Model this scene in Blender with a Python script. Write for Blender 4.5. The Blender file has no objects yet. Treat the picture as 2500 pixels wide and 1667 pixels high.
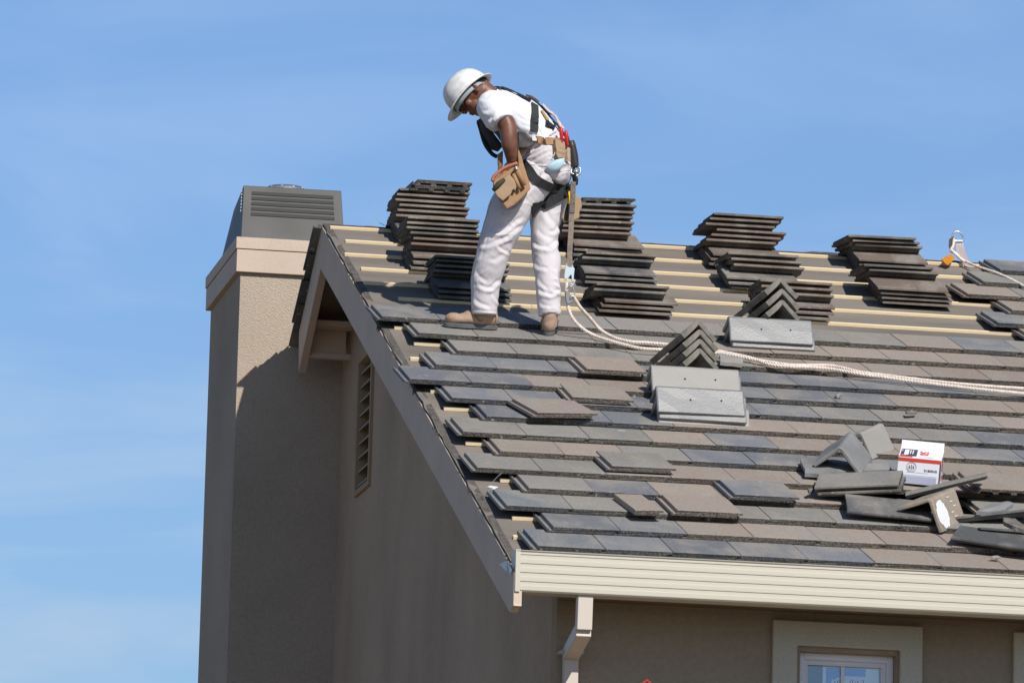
import bpy, bmesh, math, random
from mathutils import Vector, Matrix, noise
from mathutils.bvhtree import BVHTree
random.seed(7)
rad = math.radians
scene = bpy.context.scene

# ------------------------------------------------------------------ camera
CF = 14348.0                      # focal length in pixels of a 2500 px wide frame
YAW, PIT, ROL = 0.17695, 0.16975, 0.02612
CAM = Vector((-6.4683, -27.2439, -3.7699))
fw = Vector((math.sin(YAW)*math.cos(PIT), math.cos(YAW)*math.cos(PIT), math.sin(PIT)))
r0_ = Vector((math.cos(YAW), -math.sin(YAW), 0)); u0_ = r0_.cross(fw)
RT = r0_*math.cos(ROL)+u0_*math.sin(ROL)
UP = -r0_*math.sin(ROL)+u0_*math.cos(ROL)
cam = bpy.data.objects.new('camera', bpy.data.cameras.new('camera'))
scene.collection.objects.link(cam)
m = Matrix((RT, UP, -fw)).transposed().to_4x4(); m.translation = CAM
cam.matrix_world = m
cam.data.sensor_width = 36; cam.data.lens = CF/2500*36
cam.data.clip_start = 1; cam.data.clip_end = 6000
scene.camera = cam

# ------------------------------------------------------------------ world, sun, exposure
SUNV = Vector((0.30, -1.0, 0.82)).normalized()      # towards the sun
W = bpy.data.worlds.new('World'); scene.world = W; W.use_nodes = True
nt = W.node_tree; nt.nodes.clear()
def N(nt, t, **k):
    n = nt.nodes.new(t)
    for a, b in k.items(): setattr(n, a, b)
    return n
sky = N(nt, 'ShaderNodeTexSky', sky_type='NISHITA', sun_disc=False)
sky.sun_elevation = math.asin(SUNV.z); sky.sun_rotation = math.atan2(SUNV.x, SUNV.y)
sky.altitude = 300; sky.air_density = 1.0; sky.dust_density = 0.25; sky.ozone_density = 2.2
bg = N(nt, 'ShaderNodeBackground'); bg.inputs['Strength'].default_value = 0.088
sx = N(nt, 'ShaderNodeSeparateXYZ'); el = N(nt, 'ShaderNodeMapRange'); el.inputs[1].default_value = .22; el.inputs[2].default_value = .5; el.inputs[3].default_value = 1.0; el.inputs[4].default_value = .58
el2 = N(nt, 'ShaderNodeMapRange'); el2.inputs[1].default_value = .10; el2.inputs[2].default_value = .22; el2.inputs[3].default_value = .98; el2.inputs[4].default_value = 1.29; em = N(nt, 'ShaderNodeMath', operation='MULTIPLY')
ce_ = N(nt, 'ShaderNodeMapRange'); ce_.inputs[1].default_value = .125; ce_.inputs[2].default_value = .2; ce_.inputs[3].default_value = 1; ce_.inputs[4].default_value = .22
cm = N(nt, 'ShaderNodeMath', operation='MULTIPLY'); vm = N(nt, 'ShaderNodeVectorMath', operation='SCALE')
tc = N(nt, 'ShaderNodeTexCoord'); mp = N(nt, 'ShaderNodeMapping')
mp.inputs['Scale'].default_value = (9, 9, 34); mp.inputs['Rotation'].default_value = (0.1, 0.25, 0)
no = N(nt, 'ShaderNodeTexNoise'); no.inputs['Scale'].default_value = 1.3; no.inputs['Detail'].default_value = 7; no.inputs['Distortion'].default_value = 0.6
cr = N(nt, 'ShaderNodeMapRange'); cr.inputs[1].default_value = 0.44; cr.inputs[2].default_value = 0.8; cr.inputs[3].default_value = 0; cr.inputs[4].default_value = 1.0
mx = N(nt, 'ShaderNodeMix', data_type='RGBA'); mx.inputs[7].default_value = (5.6, 6.9, 8.6, 1)
tint = N(nt, 'ShaderNodeMix', data_type='RGBA', blend_type='MULTIPLY'); tint.inputs[0].default_value = 1; tint.inputs[7].default_value = (0.77, 0.895, 1.075, 1)
L = nt.links.new
L(tc.outputs['Generated'], mp.inputs[0]); L(mp.outputs[0], no.inputs['Vector']); L(no.outputs[0], cr.inputs[0])
L(tc.outputs['Generated'], sx.inputs[0]); L(sx.outputs[2], el.inputs[0]); L(sx.outputs[2], el2.inputs[0]); L(el.outputs[0], em.inputs[0]); L(el2.outputs[0], em.inputs[1]); L(sx.outputs[2], ce_.inputs[0]); L(cr.outputs[0], cm.inputs[0]); L(ce_.outputs[0], cm.inputs[1]); L(cm.outputs[0], mx.inputs[0]); L(sky.outputs[0], tint.inputs[6]); L(tint.outputs[2], mx.inputs[6])
L(mx.outputs[2], vm.inputs[0]); L(em.outputs[0], vm.inputs['Scale']); L(vm.outputs[0], bg.inputs[0])
wo = N(nt, 'ShaderNodeOutputWorld'); L(bg.outputs[0], wo.inputs[0])
sun = bpy.data.objects.new('sun', bpy.data.lights.new('sun', 'SUN')); scene.collection.objects.link(sun)
sun.data.energy = 4.3; sun.data.angle = rad(0.5); sun.data.color = (1, 0.955, 0.89)
sun.rotation_euler = SUNV.to_track_quat('Z', 'Y').to_euler()
scene.view_settings.view_transform = 'Standard'; scene.view_settings.look = 'None'
scene.view_settings.exposure = 0; scene.view_settings.gamma = 1

# ------------------------------------------------------------------ geometry of the place
PHI = 0.40754; G = 0.3503; CP, SP = math.cos(PHI), math.sin(PHI)
XD = Vector((1, 0, 0)); SD = Vector((0, CP, SP)); ND = Vector((0, -SP, CP))
def S(x, s, n): return XD*x + SD*s + ND*n
def ray(px, py): return fw + RT*((px-1250)/CF) - UP*((py-833.5)/CF)
def pl(px, py, ax, v):
    d = ray(px, py); return CAM + d*((v-CAM[ax])/d[ax])
def roof(px, py, n):
    d = ray(px, py); P = CAM + d*((n-CAM.dot(ND))/d.dot(ND)); return P.x, P.dot(SD)
YM = 4.03
def M(px, py, dy=0): return pl(px, py, 1, YM+dy)
def c1(x, y): return 1040+x/3.733, 130+y/3.733
def c2(x, y): return 1040+x/3.733, 430+y/3.733

# ------------------------------------------------------------------ materials
def mat(name, col=(.5, .5, .5), rough=.8, metal=0, bump=None, var=None, attr=None, spec=.3, stretch=(1, 1, 1), detail=4, sheen=0):
    """bump=(scale, dist); var=(scale, amount[, colour2]) ; attr: 'vcol' or 'obj'"""
    M_ = bpy.data.materials.new(name); M_.use_nodes = True; t = M_.node_tree
    b = t.nodes['Principled BSDF']; b.inputs['Roughness'].default_value = rough; b.inputs['Metallic'].default_value = metal
    b.inputs['Specular IOR Level'].default_value = spec; b.inputs['Base Color'].default_value = (*col, 1)
    if sheen: b.inputs['Sheen Weight'].default_value = sheen
    tc = N(t, 'ShaderNodeTexCoord'); mp = N(t, 'ShaderNodeMapping'); mp.inputs['Scale'].default_value = stretch
    t.links.new(tc.outputs['Object'], mp.inputs[0])
    src = None
    if attr == 'vcol':
        a = N(t, 'ShaderNodeAttribute', attribute_name='Col'); src = a.outputs['Color']
    elif attr == 'obj':
        a = N(t, 'ShaderNodeObjectInfo'); src = a.outputs['Color']
    if var:
        n = N(t, 'ShaderNodeTexNoise'); n.inputs['Scale'].default_value = var[0]; n.inputs['Detail'].default_value = detail
        t.links.new(mp.outputs[0], n.inputs['Vector'])
        r = N(t, 'ShaderNodeMapRange'); r.inputs[1].default_value = .3; r.inputs[2].default_value = .7
        t.links.new(n.outputs[0], r.inputs[0])
        mx = N(t, 'ShaderNodeMix', data_type='RGBA')
        if len(var) > 2:
            mx.inputs[7].default_value = (*var[2], 1)
            r.inputs[3].default_value = 0; r.inputs[4].default_value = var[1]
            t.links.new(r.outputs[0], mx.inputs[0])
            if src: t.links.new(src, mx.inputs[6])
            else: mx.inputs[6].default_value = (*col, 1)
        else:
            mx.blend_type = 'MULTIPLY'; mx.inputs[0].default_value = 1
            r.inputs[3].default_value = 1-var[1]; r.inputs[4].default_value = 1+var[1]*.5
            if src: t.links.new(src, mx.inputs[6])
            else: mx.inputs[6].default_value = (*col, 1)
            t.links.new(r.outputs[0], mx.inputs[7])
        src = mx.outputs[2]
        # fine grain
        n2 = N(t, 'ShaderNodeTexNoise'); n2.inputs['Scale'].default_value = var[0]*40; n2.inputs['Detail'].default_value = 3
        t.links.new(mp.outputs[0], n2.inputs['Vector'])
        r2 = N(t, 'ShaderNodeMapRange'); r2.inputs[1].default_value = .3; r2.inputs[2].default_value = .7; r2.inputs[3].default_value = .93; r2.inputs[4].default_value = 1.06
        t.links.new(n2.outputs[0], r2.inputs[0])
        m2 = N(t, 'ShaderNodeMix', data_type='RGBA', blend_type='MULTIPLY'); m2.inputs[0].default_value = 1
        t.links.new(src, m2.inputs[6]); t.links.new(r2.outputs[0], m2.inputs[7]); src = m2.outputs[2]
    if src: t.links.new(src, b.inputs['Base Color'])
    if bump:
        n = N(t, 'ShaderNodeTexNoise'); n.inputs['Scale'].default_value = bump[0]; n.inputs['Detail'].default_value = 5; n.inputs['Roughness'].default_value = .6
        t.links.new(mp.outputs[0], n.inputs['Vector'])
        bu = N(t, 'ShaderNodeBump'); bu.inputs['Distance'].default_value = bump[1]; bu.inputs['Strength'].default_value = 1
        t.links.new(n.outputs[0], bu.inputs['Height']); t.links.new(bu.outputs[0], b.inputs['Normal'])
    return M_

def tile_material(name, attr):
    """concrete tile: body colour, soft blotches and streaks, rough broken nose and end faces"""
    m_ = mat(name, attr=attr, rough=.74, spec=.35)
    t = m_.node_tree; b = t.nodes['Principled BSDF']; base = b.inputs['Base Color'].links[0].from_socket if b.inputs['Base Color'].links else None
    if base is None:
        base = [n for n in t.nodes if n.type in ('ATTRIBUTE', 'OBJECT_INFO')][0].outputs['Color']
    tc = [n for n in t.nodes if n.type == 'TEX_COORD'][0]
    geo = N(t, 'ShaderNodeNewGeometry')
    n1 = N(t, 'ShaderNodeTexNoise'); n1.inputs['Scale'].default_value = 3.4; n1.inputs['Detail'].default_value = 3; n1.inputs['Distortion'].default_value = .4
    mp = N(t, 'ShaderNodeMapping'); mp.inputs['Scale'].default_value = (1.6, .8, 1)
    t.links.new(geo.outputs['Position'], mp.inputs[0]); t.links.new(mp.outputs[0], n1.inputs['Vector'])
    r1 = N(t, 'ShaderNodeMapRange'); r1.inputs[1].default_value = .42; r1.inputs[2].default_value = .66; r1.inputs[4].default_value = .75
    t.links.new(n1.outputs[0], r1.inputs[0])
    mx = N(t, 'ShaderNodeMix', data_type='RGBA'); mx.inputs[7].default_value = (.31, .28, .24, 1)
    t.links.new(r1.outputs[0], mx.inputs[0]); t.links.new(base, mx.inputs[6])
    n2 = N(t, 'ShaderNodeTexNoise'); n2.inputs['Scale'].default_value = 60; n2.inputs['Detail'].default_value = 6; n2.inputs['Roughness'].default_value = .7
    t.links.new(geo.outputs['Position'], n2.inputs['Vector'])
    r2 = N(t, 'ShaderNodeMapRange'); r2.inputs[1].default_value = .3; r2.inputs[2].default_value = .7; r2.inputs[3].default_value = .78; r2.inputs[4].default_value = 1.18
    t.links.new(n2.outputs[0], r2.inputs[0])
    m2 = N(t, 'ShaderNodeMix', data_type='RGBA', blend_type='MULTIPLY'); m2.inputs[0].default_value = 1
    t.links.new(mx.outputs[2], m2.inputs[6]); t.links.new(r2.outputs[0], m2.inputs[7])
    # cut faces (nose, ends): coarse aggregate
    v = N(t, 'ShaderNodeTexVoronoi'); v.inputs['Scale'].default_value = 150
    t.links.new(geo.outputs['Position'], v.inputs['Vector'])
    at = N(t, 'ShaderNodeAttribute', attribute_name='edge')
    r3 = N(t, 'ShaderNodeMapRange'); r3.inputs[1].default_value = 0; r3.inputs[2].default_value = .6; r3.inputs[3].default_value = .88; r3.inputs[4].default_value = .22
    t.links.new(v.outputs['Distance'], r3.inputs[0])
    m3 = N(t, 'ShaderNodeMix', data_type='RGBA', blend_type='MULTIPLY')
    t.links.new(at.outputs['Fac'], m3.inputs[0]); t.links.new(m2.outputs[2], m3.inputs[6]); t.links.new(r3.outputs[0], m3.inputs[7])
    # small pale scuffs
    n4 = N(t, 'ShaderNodeTexNoise'); n4.inputs['Scale'].default_value = 26; n4.inputs['Detail'].default_value = 2
    t.links.new(geo.outputs['Position'], n4.inputs['Vector'])
    r4 = N(t, 'ShaderNodeMapRange'); r4.inputs[1].default_value = .69; r4.inputs[2].default_value = .76; r4.inputs[4].default_value = .75
    t.links.new(n4.outputs[0], r4.inputs[0])
    m4 = N(t, 'ShaderNodeMix', data_type='RGBA'); m4.inputs[7].default_value = (.42, .4, .37, 1)
    t.links.new(r4.outputs[0], m4.inputs[0]); t.links.new(m3.outputs[2], m4.inputs[6])
    t.links.new(m4.outputs[2], b.inputs['Base Color'])
    ms = N(t, 'ShaderNodeMath', operation='MULTIPLY_ADD'); ms.inputs[1].default_value = .006; ms.inputs[2].default_value = .0012
    t.links.new(at.outputs['Fac'], ms.inputs[0])
    bu = N(t, 'ShaderNodeBump'); t.links.new(ms.outputs[0], bu.inputs['Distance']); t.links.new(n2.outputs[0], bu.inputs['Height'])
    t.links.new(bu.outputs[0], b.inputs['Normal'])
    return m_

MT = {}
MT['laid'] = tile_material('concrete_laid', 'vcol')
MT['loose'] = tile_material('concrete_loose', 'obj')
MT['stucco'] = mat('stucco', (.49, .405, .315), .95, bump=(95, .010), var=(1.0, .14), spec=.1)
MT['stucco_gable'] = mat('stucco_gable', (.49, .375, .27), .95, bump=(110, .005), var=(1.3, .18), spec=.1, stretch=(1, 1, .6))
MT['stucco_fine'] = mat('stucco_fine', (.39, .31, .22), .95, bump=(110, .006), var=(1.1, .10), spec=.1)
MT['trimstucco'] = mat('trim_stucco', (.60, .55, .43), .95, bump=(110, .005), var=(2, .08), spec=.1)
MT['trim'] = mat('trim_paint', (.60, .475, .37), .7, bump=(50, .001), var=(2.5, .07))
MT['barge'] = mat('barge_paint', (.64, .51, .40), .75, bump=(40, .0015), var=(3, .08), stretch=(1, 1, 1))
MT['gutter'] = mat('gutter_enamel', (.58, .535, .435), .42, spec=.5)
MT['down'] = mat('downspout_enamel', (.60, .52, .44), .5, spec=.5)
MT['felt'] = mat('roofing_felt', (.23, .20, .172), .95, bump=(60, .002), var=(3, .28), stretch=(.25, 1, 1), spec=.15)
MT['pine'] = mat('pine', (.88, .72, .46), .8, bump=(50, .001), var=(9, .22, (.70, .50, .28)), stretch=(.12, 1, 1))
MT['shroud'] = mat('shroud_metal', (.022, .022, .021), .5, metal=.0, var=(2.2, .65, (.10, .10, .095)), spec=.3)
MT['galv'] = mat('galvanised', (.55, .56, .57), .35, metal=.85, var=(20, .2))
MT['dark'] = mat('dark_void', (.02, .018, .015), .9)
MT['ground'] = mat('dirt', (.17, .135, .10), 1, bump=(3, .05), var=(.3, .3))
MT['vinyl'] = mat('vinyl', (.88, .87, .90), .4, spec=.4)
MT['louver'] = mat('louver_paint', (.40, .29, .18), .8)
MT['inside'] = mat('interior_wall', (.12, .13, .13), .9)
MT['white'] = mat('poster_white', (.85, .88, .9), .7)
MT['blue'] = mat('poster_blue', (.10, .26, .70), .6)
MT['redink'] = mat('poster_red', (.30, .10, .12), .6)

# ------------------------------------------------------------------ object helpers
COL = scene.collection
def link(name, me, m_=None, parent=None):
    o = bpy.data.objects.new(name, me); COL.objects.link(o)
    if m_ is not None:
        for q in (m_ if isinstance(m_, (list, tuple)) else [m_]): me.materials.append(q)
    if parent is not None:
        o.parent = parent
        o.matrix_parent_inverse = Matrix.Identity(4)
        o.location = -parent.location if parent.type == 'EMPTY' else (0, 0, 0)
    return o
def tag(o, label=None, cat=None, group=None, kind=None):
    for k, v in (('label', label), ('category', cat), ('group', group), ('kind', kind)):
        if v: o[k] = v
    return o
def empty(name, loc, label, cat, group=None):
    o = bpy.data.objects.new(name, None); COL.objects.link(o); o.location = loc; o.empty_display_size = .1
    return tag(o, label, cat, group)
class MB:
    def __init__(s): s.v = []; s.f = []; s.c = []; s.e = []; s.mi = []
    def add(s, vs, fs, col=None, edge=None, mi=0):
        b = len(s.v); s.v += [tuple(v) for v in vs]
        for i, f in enumerate(fs):
            s.f.append([b+q for q in f]); s.c.append(col or (.5, .5, .5)); s.e.append((edge[i] if isinstance(edge, list) else edge) or 0); s.mi.append(mi)
    def box(s, p0, p1, **k):
        x0, y0, z0 = p0; x1, y1, z1 = p1
        s.obox(Vector((x0, y0, z0)), Vector((x1-x0, 0, 0)), Vector((0, y1-y0, 0)), Vector((0, 0, z1-z0)), **k)
    def obox(s, o, a, b, c, **k):
        o, a, b, c = map(Vector, (o, a, b, c))
        vs = [o, o+a, o+a+b, o+b, o+c, o+a+c, o+a+b+c, o+b+c]
        fs = [(0, 3, 2, 1), (4, 5, 6, 7), (0, 1, 5, 4), (1, 2, 6, 5), (2, 3, 7, 6), (3, 0, 4, 7)]
        if a.cross(b).dot(c) < 0: fs = [f[::-1] for f in fs]
        s.add(vs, fs, **k)
    def prism(s, poly, axis_vec, **k):
        n = len(poly); poly = [Vector(p) for p in poly]; a = Vector(axis_vec)
        s.add(poly+[p+a for p in poly], [tuple(range(n))[::-1], tuple(range(n, 2*n))]+[(i, (i+1) % n, n+(i+1) % n, n+i) for i in range(n)], **k)
    def tube(s, pts, r, seg=8, **k):
        pts = [Vector(p) for p in pts]; n = len(pts); rr = r if isinstance(r, list) else [r]*n
        vs = []; up = None
        for i, p in enumerate(pts):
            t = (pts[min(i+1, n-1)]-pts[max(i-1, 0)]).normalized()
            if up is None: up = t.orthogonal().normalized()
            up = (up-t*up.dot(t)).normalized(); w = t.cross(up)
            vs += [p+(up*math.cos(a)+w*math.sin(a))*rr[i] for a in [2*math.pi*q/seg for q in range(seg)]]
        fs = [(i*seg+q, i*seg+(q+1) % seg, (i+1)*seg+(q+1) % seg, (i+1)*seg+q) for i in range(n-1) for q in range(seg)]
        fs += [tuple(range(seg))[::-1], tuple(range((n-1)*seg, n*seg))]
        s.add(vs, fs, **k)
    def build(s, name, m_, parent=None, smooth=False, bevel=0):
        me = bpy.data.meshes.new(name); me.from_pydata(s.v, [], s.f)
        for p, q in zip(me.polygons, s.mi): p.material_index = q
        bm = bmesh.new(); bm.from_mesh(me); bmesh.ops.recalc_face_normals(bm, faces=bm.faces); bm.to_mesh(me); bm.free()
        ca = me.color_attributes.new('Col', 'FLOAT_COLOR', 'CORNER'); ea = me.attributes.new('edge', 'FLOAT', 'FACE')
        for p in me.polygons:
            ea.data[p.index].value = s.e[p.index]
            for li in p.loop_indices: ca.data[li].color = (*s.c[p.index], 1)
        if smooth:
            for p in me.polygons: p.use_smooth = True
        o = link(name, me, m_, parent)
        if bevel:
            b = o.modifiers.new('bevel', 'BEVEL'); b.width = bevel; b.segments = 2; b.limit_method = 'ANGLE'
        return o
def densify(pts, k):
    """Catmull-Rom"""
    pts = [Vector(p) for p in pts]; out = []
    P = [pts[0]*2-pts[1]]+pts+[pts[-1]*2-pts[-2]]
    for i in range(1, len(P)-2):
        for j in range(k):
            t = j/k; a, b, c, d = P[i-1:i+3]
            out.append(.5*((2*b)+(-a+c)*t+(2*a-5*b+4*c-d)*t*t+(-a+3*b-3*c+d)*t**3))
    out.append(pts[-1]); return out

# ------------------------------------------------------------------ ground
g = MB(); g.add([(-3000, -3000, -5.4), (3000, -3000, -5.4), (3000, 3000, -5.4), (-3000, 3000, -5.4)], [(0, 1, 2, 3)])
tag(g.build('ground', MT['ground']), kind='structure')

# ------------------------------------------------------------------ house
house = empty('house', (-1.28, .34, -5.4), 'tan stucco house with half tiled dark roof and cream gutter', 'house')
XV, XW, YF, YC = -1.56, -1.28, .345, 7.6
XR = 3.6                                    # right end, beyond the frame
SR = 7.15; NDK = -.080
RY = SR*CP-NDK*SP; RZ = SR*SP+NDK*CP
TF = .60                                    # far slope
YB = RY+(RZ+5.4)/TF if False else RY+5.0
def farz(y): return RZ-(y-RY)*TF
# deck with felt (front slope), slightly wavy, one sheet with thickness
def deck():
    b = MB(); nx, ns = 120, 60; vs = []; fs = []
    for j in range(ns+1):
        for i in range(nx+1):
            x = XV-.012+(XR-XV)*i/nx; s = -.02+(SR+.02)*j/ns
            n = NDK+.004*noise.noise(Vector((x*2.2, s*5, 0)))
            if i == 0: x += .012*noise.noise(Vector((s*9, 0, 3)))
            # felt laps: a small step every 0.7 m
            n += .004*(1-((s/0.72) % 1))
            vs.append(S(x, s, n))
    for j in range(ns):
        for i in range(nx):
            a = j*(nx+1)+i; fs.append((a, a+1, a+nx+2, a+nx+1))
    b.add(vs, fs); return b
deck().build('roofing_felt', MT['felt'], house, smooth=True)
b = MB(); b.prism([S(XV, -.02, NDK-.008), S(XV, SR, NDK-.008), Vector((XV, RY+.9, farz(RY+.9)-.012)), Vector((XV, RY+.9, farz(RY+.9)-.035)), Vector((XV, RY, RZ-.04)), S(XV, -.02, NDK-.03)], (XR-XV, 0, 0))
rd = b.build('roof', mat('plywood', (.30, .25, .19), .9, var=(5, .2)), house)
b = MB(); b.prism([(XV+.6, RY+.9, farz(RY+.9)-.012), (XV+.6, YB, farz(YB)-.012), (XV+.6, YB, farz(YB)-.035), (XV+.6, RY+.9, farz(RY+.9)-.035)], (XR-XV-.6, 0, 0))
b.build('roof', MT['felt'], house)
# ridge felt: ragged torn strip over the ridge
b = MB(); k = 260; vs = []; 
for i in range(k+1):
    x = XV-.01+(XR-XV)*i/k
    h = .004+.012*max(0, noise.noise(Vector((x*9, 1, 0))))+.020*max(0, noise.noise(Vector((x*3, 5, 0)))-.15)
    vs += [S(x, SR-.09+.02*noise.noise(Vector((x*12, 0, 0))), NDK+.003), Vector((x, RY, RZ+h)), Vector((x, RY+.1, farz(RY+.1)+.004))]
b.add(vs, [(3*i+q, 3*i+3+q, 3*i+4+q, 3*i+1+q) for i in range(k) for q in (0, 1)])
b.build('ridge_felt', mat('ridge_felt', (.10, .085, .075), .95, bump=(40, .004), var=(12, .4)), house)
# verge: curled felt edge and bent metal bits
b = MB(); k = 300; vs = []
for i in range(k+1):
    s = 7.15*i/k-.02
    w = .004+.010*abs(noise.noise(Vector((s*7, 0, 9))))+.016*max(0, noise.noise(Vector((s*22, 0, 2))))
    h = .003+.010*max(0, noise.noise(Vector((s*5, 3, 0))))
    vs += [S(XV+.03, s, NDK+.004), S(XV-.006, s, NDK+h), S(XV-.012-w*.5, s, NDK-.01-w), S(XV-.0015-.0, s, NDK-.03-w)]
b.add(vs, [(4*i+q, 4*i+4+q, 4*i+5+q, 4*i+1+q) for i in range(k) for q in (0, 1, 2)])
b.build('verge_felt', mat('felt_edge', (.13, .115, .10), .9, var=(30, .4)), house)
for s in [0.02, .05, .9, 1.25, 1.3, 1.62, 2.3, 2.42, 3.0, 3.2, 3.95, 4.0, 4.08, 4.6, 4.66, 5.25, 5.3, 5.75, 5.8, 6.1]:
    for _ in range(1):
        q = s+random.uniform(-.05, .05); w = random.uniform(.006, .014); b = MB()
        b.add([S(XV-.03, q, NDK+.0), S(XV-.024, q+w*2, NDK+.014), S(XV-.016, q+w*3, NDK-.018), S(XV-.028, q+w, NDK-.03)], [(0, 1, 2, 3)]); b.build('verge_flashing', MT['galv'], house)
# barge boards
def zf(y): return (y*SP+(NDK-.012))/CP      # height of the deck underside line at depth y on the front slope
b = MB(); BH = .255
top = lambda y: y*SP/CP+(NDK-.012)/CP
b.prism([(XV-.018, -.115, top(-.115)-.155), (XV-.018, -.115, top(-.115)-.0), (XV-.018, RY, top(RY)), (XV-.018, RY, top(RY)-BH), (XV-.018, -.02, top(-.02)-BH+.035), (XV-.018, -.05, -.31), (XV-.018, -.125, -.31)][::-1], (.04, 0, 0))
b.build('barge_board', MT['barge'], house, bevel=.002)
b = MB(); ye = 7.42
b.prism([(XV-.018, RY+.001, top(RY)), (XV-.018, ye, farz(ye)-.012), (XV-.018, ye-.03, farz(ye)-.27), (XV-.018, RY+.001, top(RY)-BH)], (.045, 0, 0))
b.build('barge_board', MT['trim'], house, bevel=.002)
# walls
b = MB()
wt = .14
# gable wall polygon with the opening for the louvre
VY0, VY1, VZ0, VZ1 = 6.32, 6.87, 1.18, 2.014
def gz(y): return top(y)-.02 if y < RY else farz(y)-.05
def quadwall(y0, y1, zb, zt0, zt1):
    b.prism([(XW, y0, zb), (XW, y1, zb), (XW, y1, zt1), (XW, y0, zt0)], (wt, 0, 0))
quadwall(YF+wt, VY0, -5.4, gz(YF+wt), gz(VY0)); 
b.prism([(XW, VY0, VZ1), (XW, VY1, VZ1), (XW, VY1, gz(VY1)), (XW, RY, gz(RY-.001)), (XW, VY0, gz(VY0))], (wt, 0, 0))
quadwall(VY0, VY1, -5.4, VZ0, VZ0); quadwall(VY1, YB-.3, -5.4, gz(VY1), gz(YB-.3))
b.build('wall', MT['stucco_gable'], house)
# front wall, with window openings
WZ0, WZ1 = -1.62, -.403
b = MB(); zt = top(YF)-.02
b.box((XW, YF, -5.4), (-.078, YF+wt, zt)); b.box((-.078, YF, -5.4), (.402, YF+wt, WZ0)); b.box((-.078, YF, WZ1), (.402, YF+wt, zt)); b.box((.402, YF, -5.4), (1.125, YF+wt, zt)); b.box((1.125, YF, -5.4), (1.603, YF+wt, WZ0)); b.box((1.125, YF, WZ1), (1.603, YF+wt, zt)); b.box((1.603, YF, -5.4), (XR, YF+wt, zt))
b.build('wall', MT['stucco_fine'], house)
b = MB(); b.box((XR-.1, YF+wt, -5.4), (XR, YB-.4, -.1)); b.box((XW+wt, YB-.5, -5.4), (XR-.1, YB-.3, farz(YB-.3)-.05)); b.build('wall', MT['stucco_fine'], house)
b = MB(); b.prism([(XR-.1, YF+.2, -.1), (XR-.1, YB-.4, -.1), (XR-.1, RY, RZ-.06)], (.1, 0, 0)); b.build('wall', MT['stucco_fine'], house)
# soffit
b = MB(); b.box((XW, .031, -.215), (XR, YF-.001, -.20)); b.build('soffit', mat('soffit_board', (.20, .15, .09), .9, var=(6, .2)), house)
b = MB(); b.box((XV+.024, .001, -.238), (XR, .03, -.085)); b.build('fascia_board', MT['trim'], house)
# stucco trim round the windows, raised 30 mm
def stucco_trim(x0, x1, ox0, ox1, z1, oz1, z0, oz0):
    b = MB(); y0, y1 = YF-.032, YF
    q = [(x0, z0), (x1, z0), (x1, z1), (x0, z1)]; r = [(ox0, oz0), (ox1, oz0), (ox1, oz1), (ox0, oz1)]
    b.add([(x, y0, z) for x, z in q+r]+[(x, y1, z) for x, z in q+r], [(i, (i+1) % 4, 4+(i+1) % 4, 4+i) for i in range(4)]+[(8+i, 12+i, 12+(i+1) % 4, 8+(i+1) % 4) for i in range(4)]+[(i, 8+i, 8+(i+1) % 4, (i+1) % 4) for i in range(4)]+[(4+i, 4+(i+1) % 4, 12+(i+1) % 4, 12+i) for i in range(4)])
    return b.build('window_surround', MT['trimstucco'], house, bevel=.008)
win = None
stucco_trim(-.221, .525, -.098, .414, -.258, -.379, -1.80, -1.62)
stucco_trim(.981, 1.727, 1.104, 1.616, -.262, -.379, -1.80, -1.62)
def window(x0, x1, z1, z0, poster):
    y = YF+.06
    b = MB(); t = .032
    for (a, c, zz0, zz1) in ((x0, x0+t, z0, z1), (x1-t, x1, z0, z1), (x0+t, x1-t, z1-t, z1), (x0+t, x1-t, z0, z0+t)): b.box((a, y, zz0), (c, y+.07, zz1))
    f = b.build('window', MT['vinyl'], house, bevel=.003)
    b = MB(); t2 = .024; a0, a1, b0, b1 = x0+t, x1-t, z0+t, z1-t
    for (a, c, zz0, zz1) in ((a0, a0+t2, b0, b1), (a1-t2, a1, b0, b1), (a0+t2, a1-t2, b1-t2, b1), (a0+t2, a1-t2, b0, b0+t2)): b.box((a, y+.018, zz0), (c, y+.055, zz1))
    b.build('sash', mat('sash_vinyl', (.80, .78, .80), .4), f, bevel=.002)
    b = MB(); xm = (x0+x1)/2-.006
    b.box((xm-.009, y+.03, b0+t2), (xm+.009, y+.04, b1-t2)); b.build('muntin', MT['vinyl'], f)
    gm = bpy.data.materials.new('glass'); gm.use_nodes = True; t_ = gm.node_tree; t_.nodes.clear()
    gl = N(t_, 'ShaderNodeBsdfGlossy'); gl.inputs['Roughness'].default_value = .03; gl.inputs['Color'].default_value = (.8, .9, 1, 1)
    tr = N(t_, 'ShaderNodeBsdfTransparent'); tr.inputs[0].default_value = (.95, .98, 1, 1); ms = N(t_, 'ShaderNodeMixShader'); ms.inputs[0].default_value = .12
    ou = N(t_, 'ShaderNodeOutputMaterial'); t_.links.new(tr.outputs[0], ms.inputs[1]); t_.links.new(gl.outputs[0], ms.inputs[2]); t_.links.new(ms.outputs[0], ou.inputs[0])
    b = MB(); b.box((a0+t2, y+.041, b0+t2), (a1-t2, y+.045, b1-t2)); b.build('pane', gm, f)
    return f
window(-.077, .401, -.402, -1.60, True)
window(1.125, 1.603, -.402, -1.60, False)
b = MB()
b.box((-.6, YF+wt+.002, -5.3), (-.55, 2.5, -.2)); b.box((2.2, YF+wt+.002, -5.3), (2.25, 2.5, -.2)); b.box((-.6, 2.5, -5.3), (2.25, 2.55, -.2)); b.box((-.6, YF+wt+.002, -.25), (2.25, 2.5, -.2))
b.build('interior_wall', MT['inside'], house)
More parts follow.
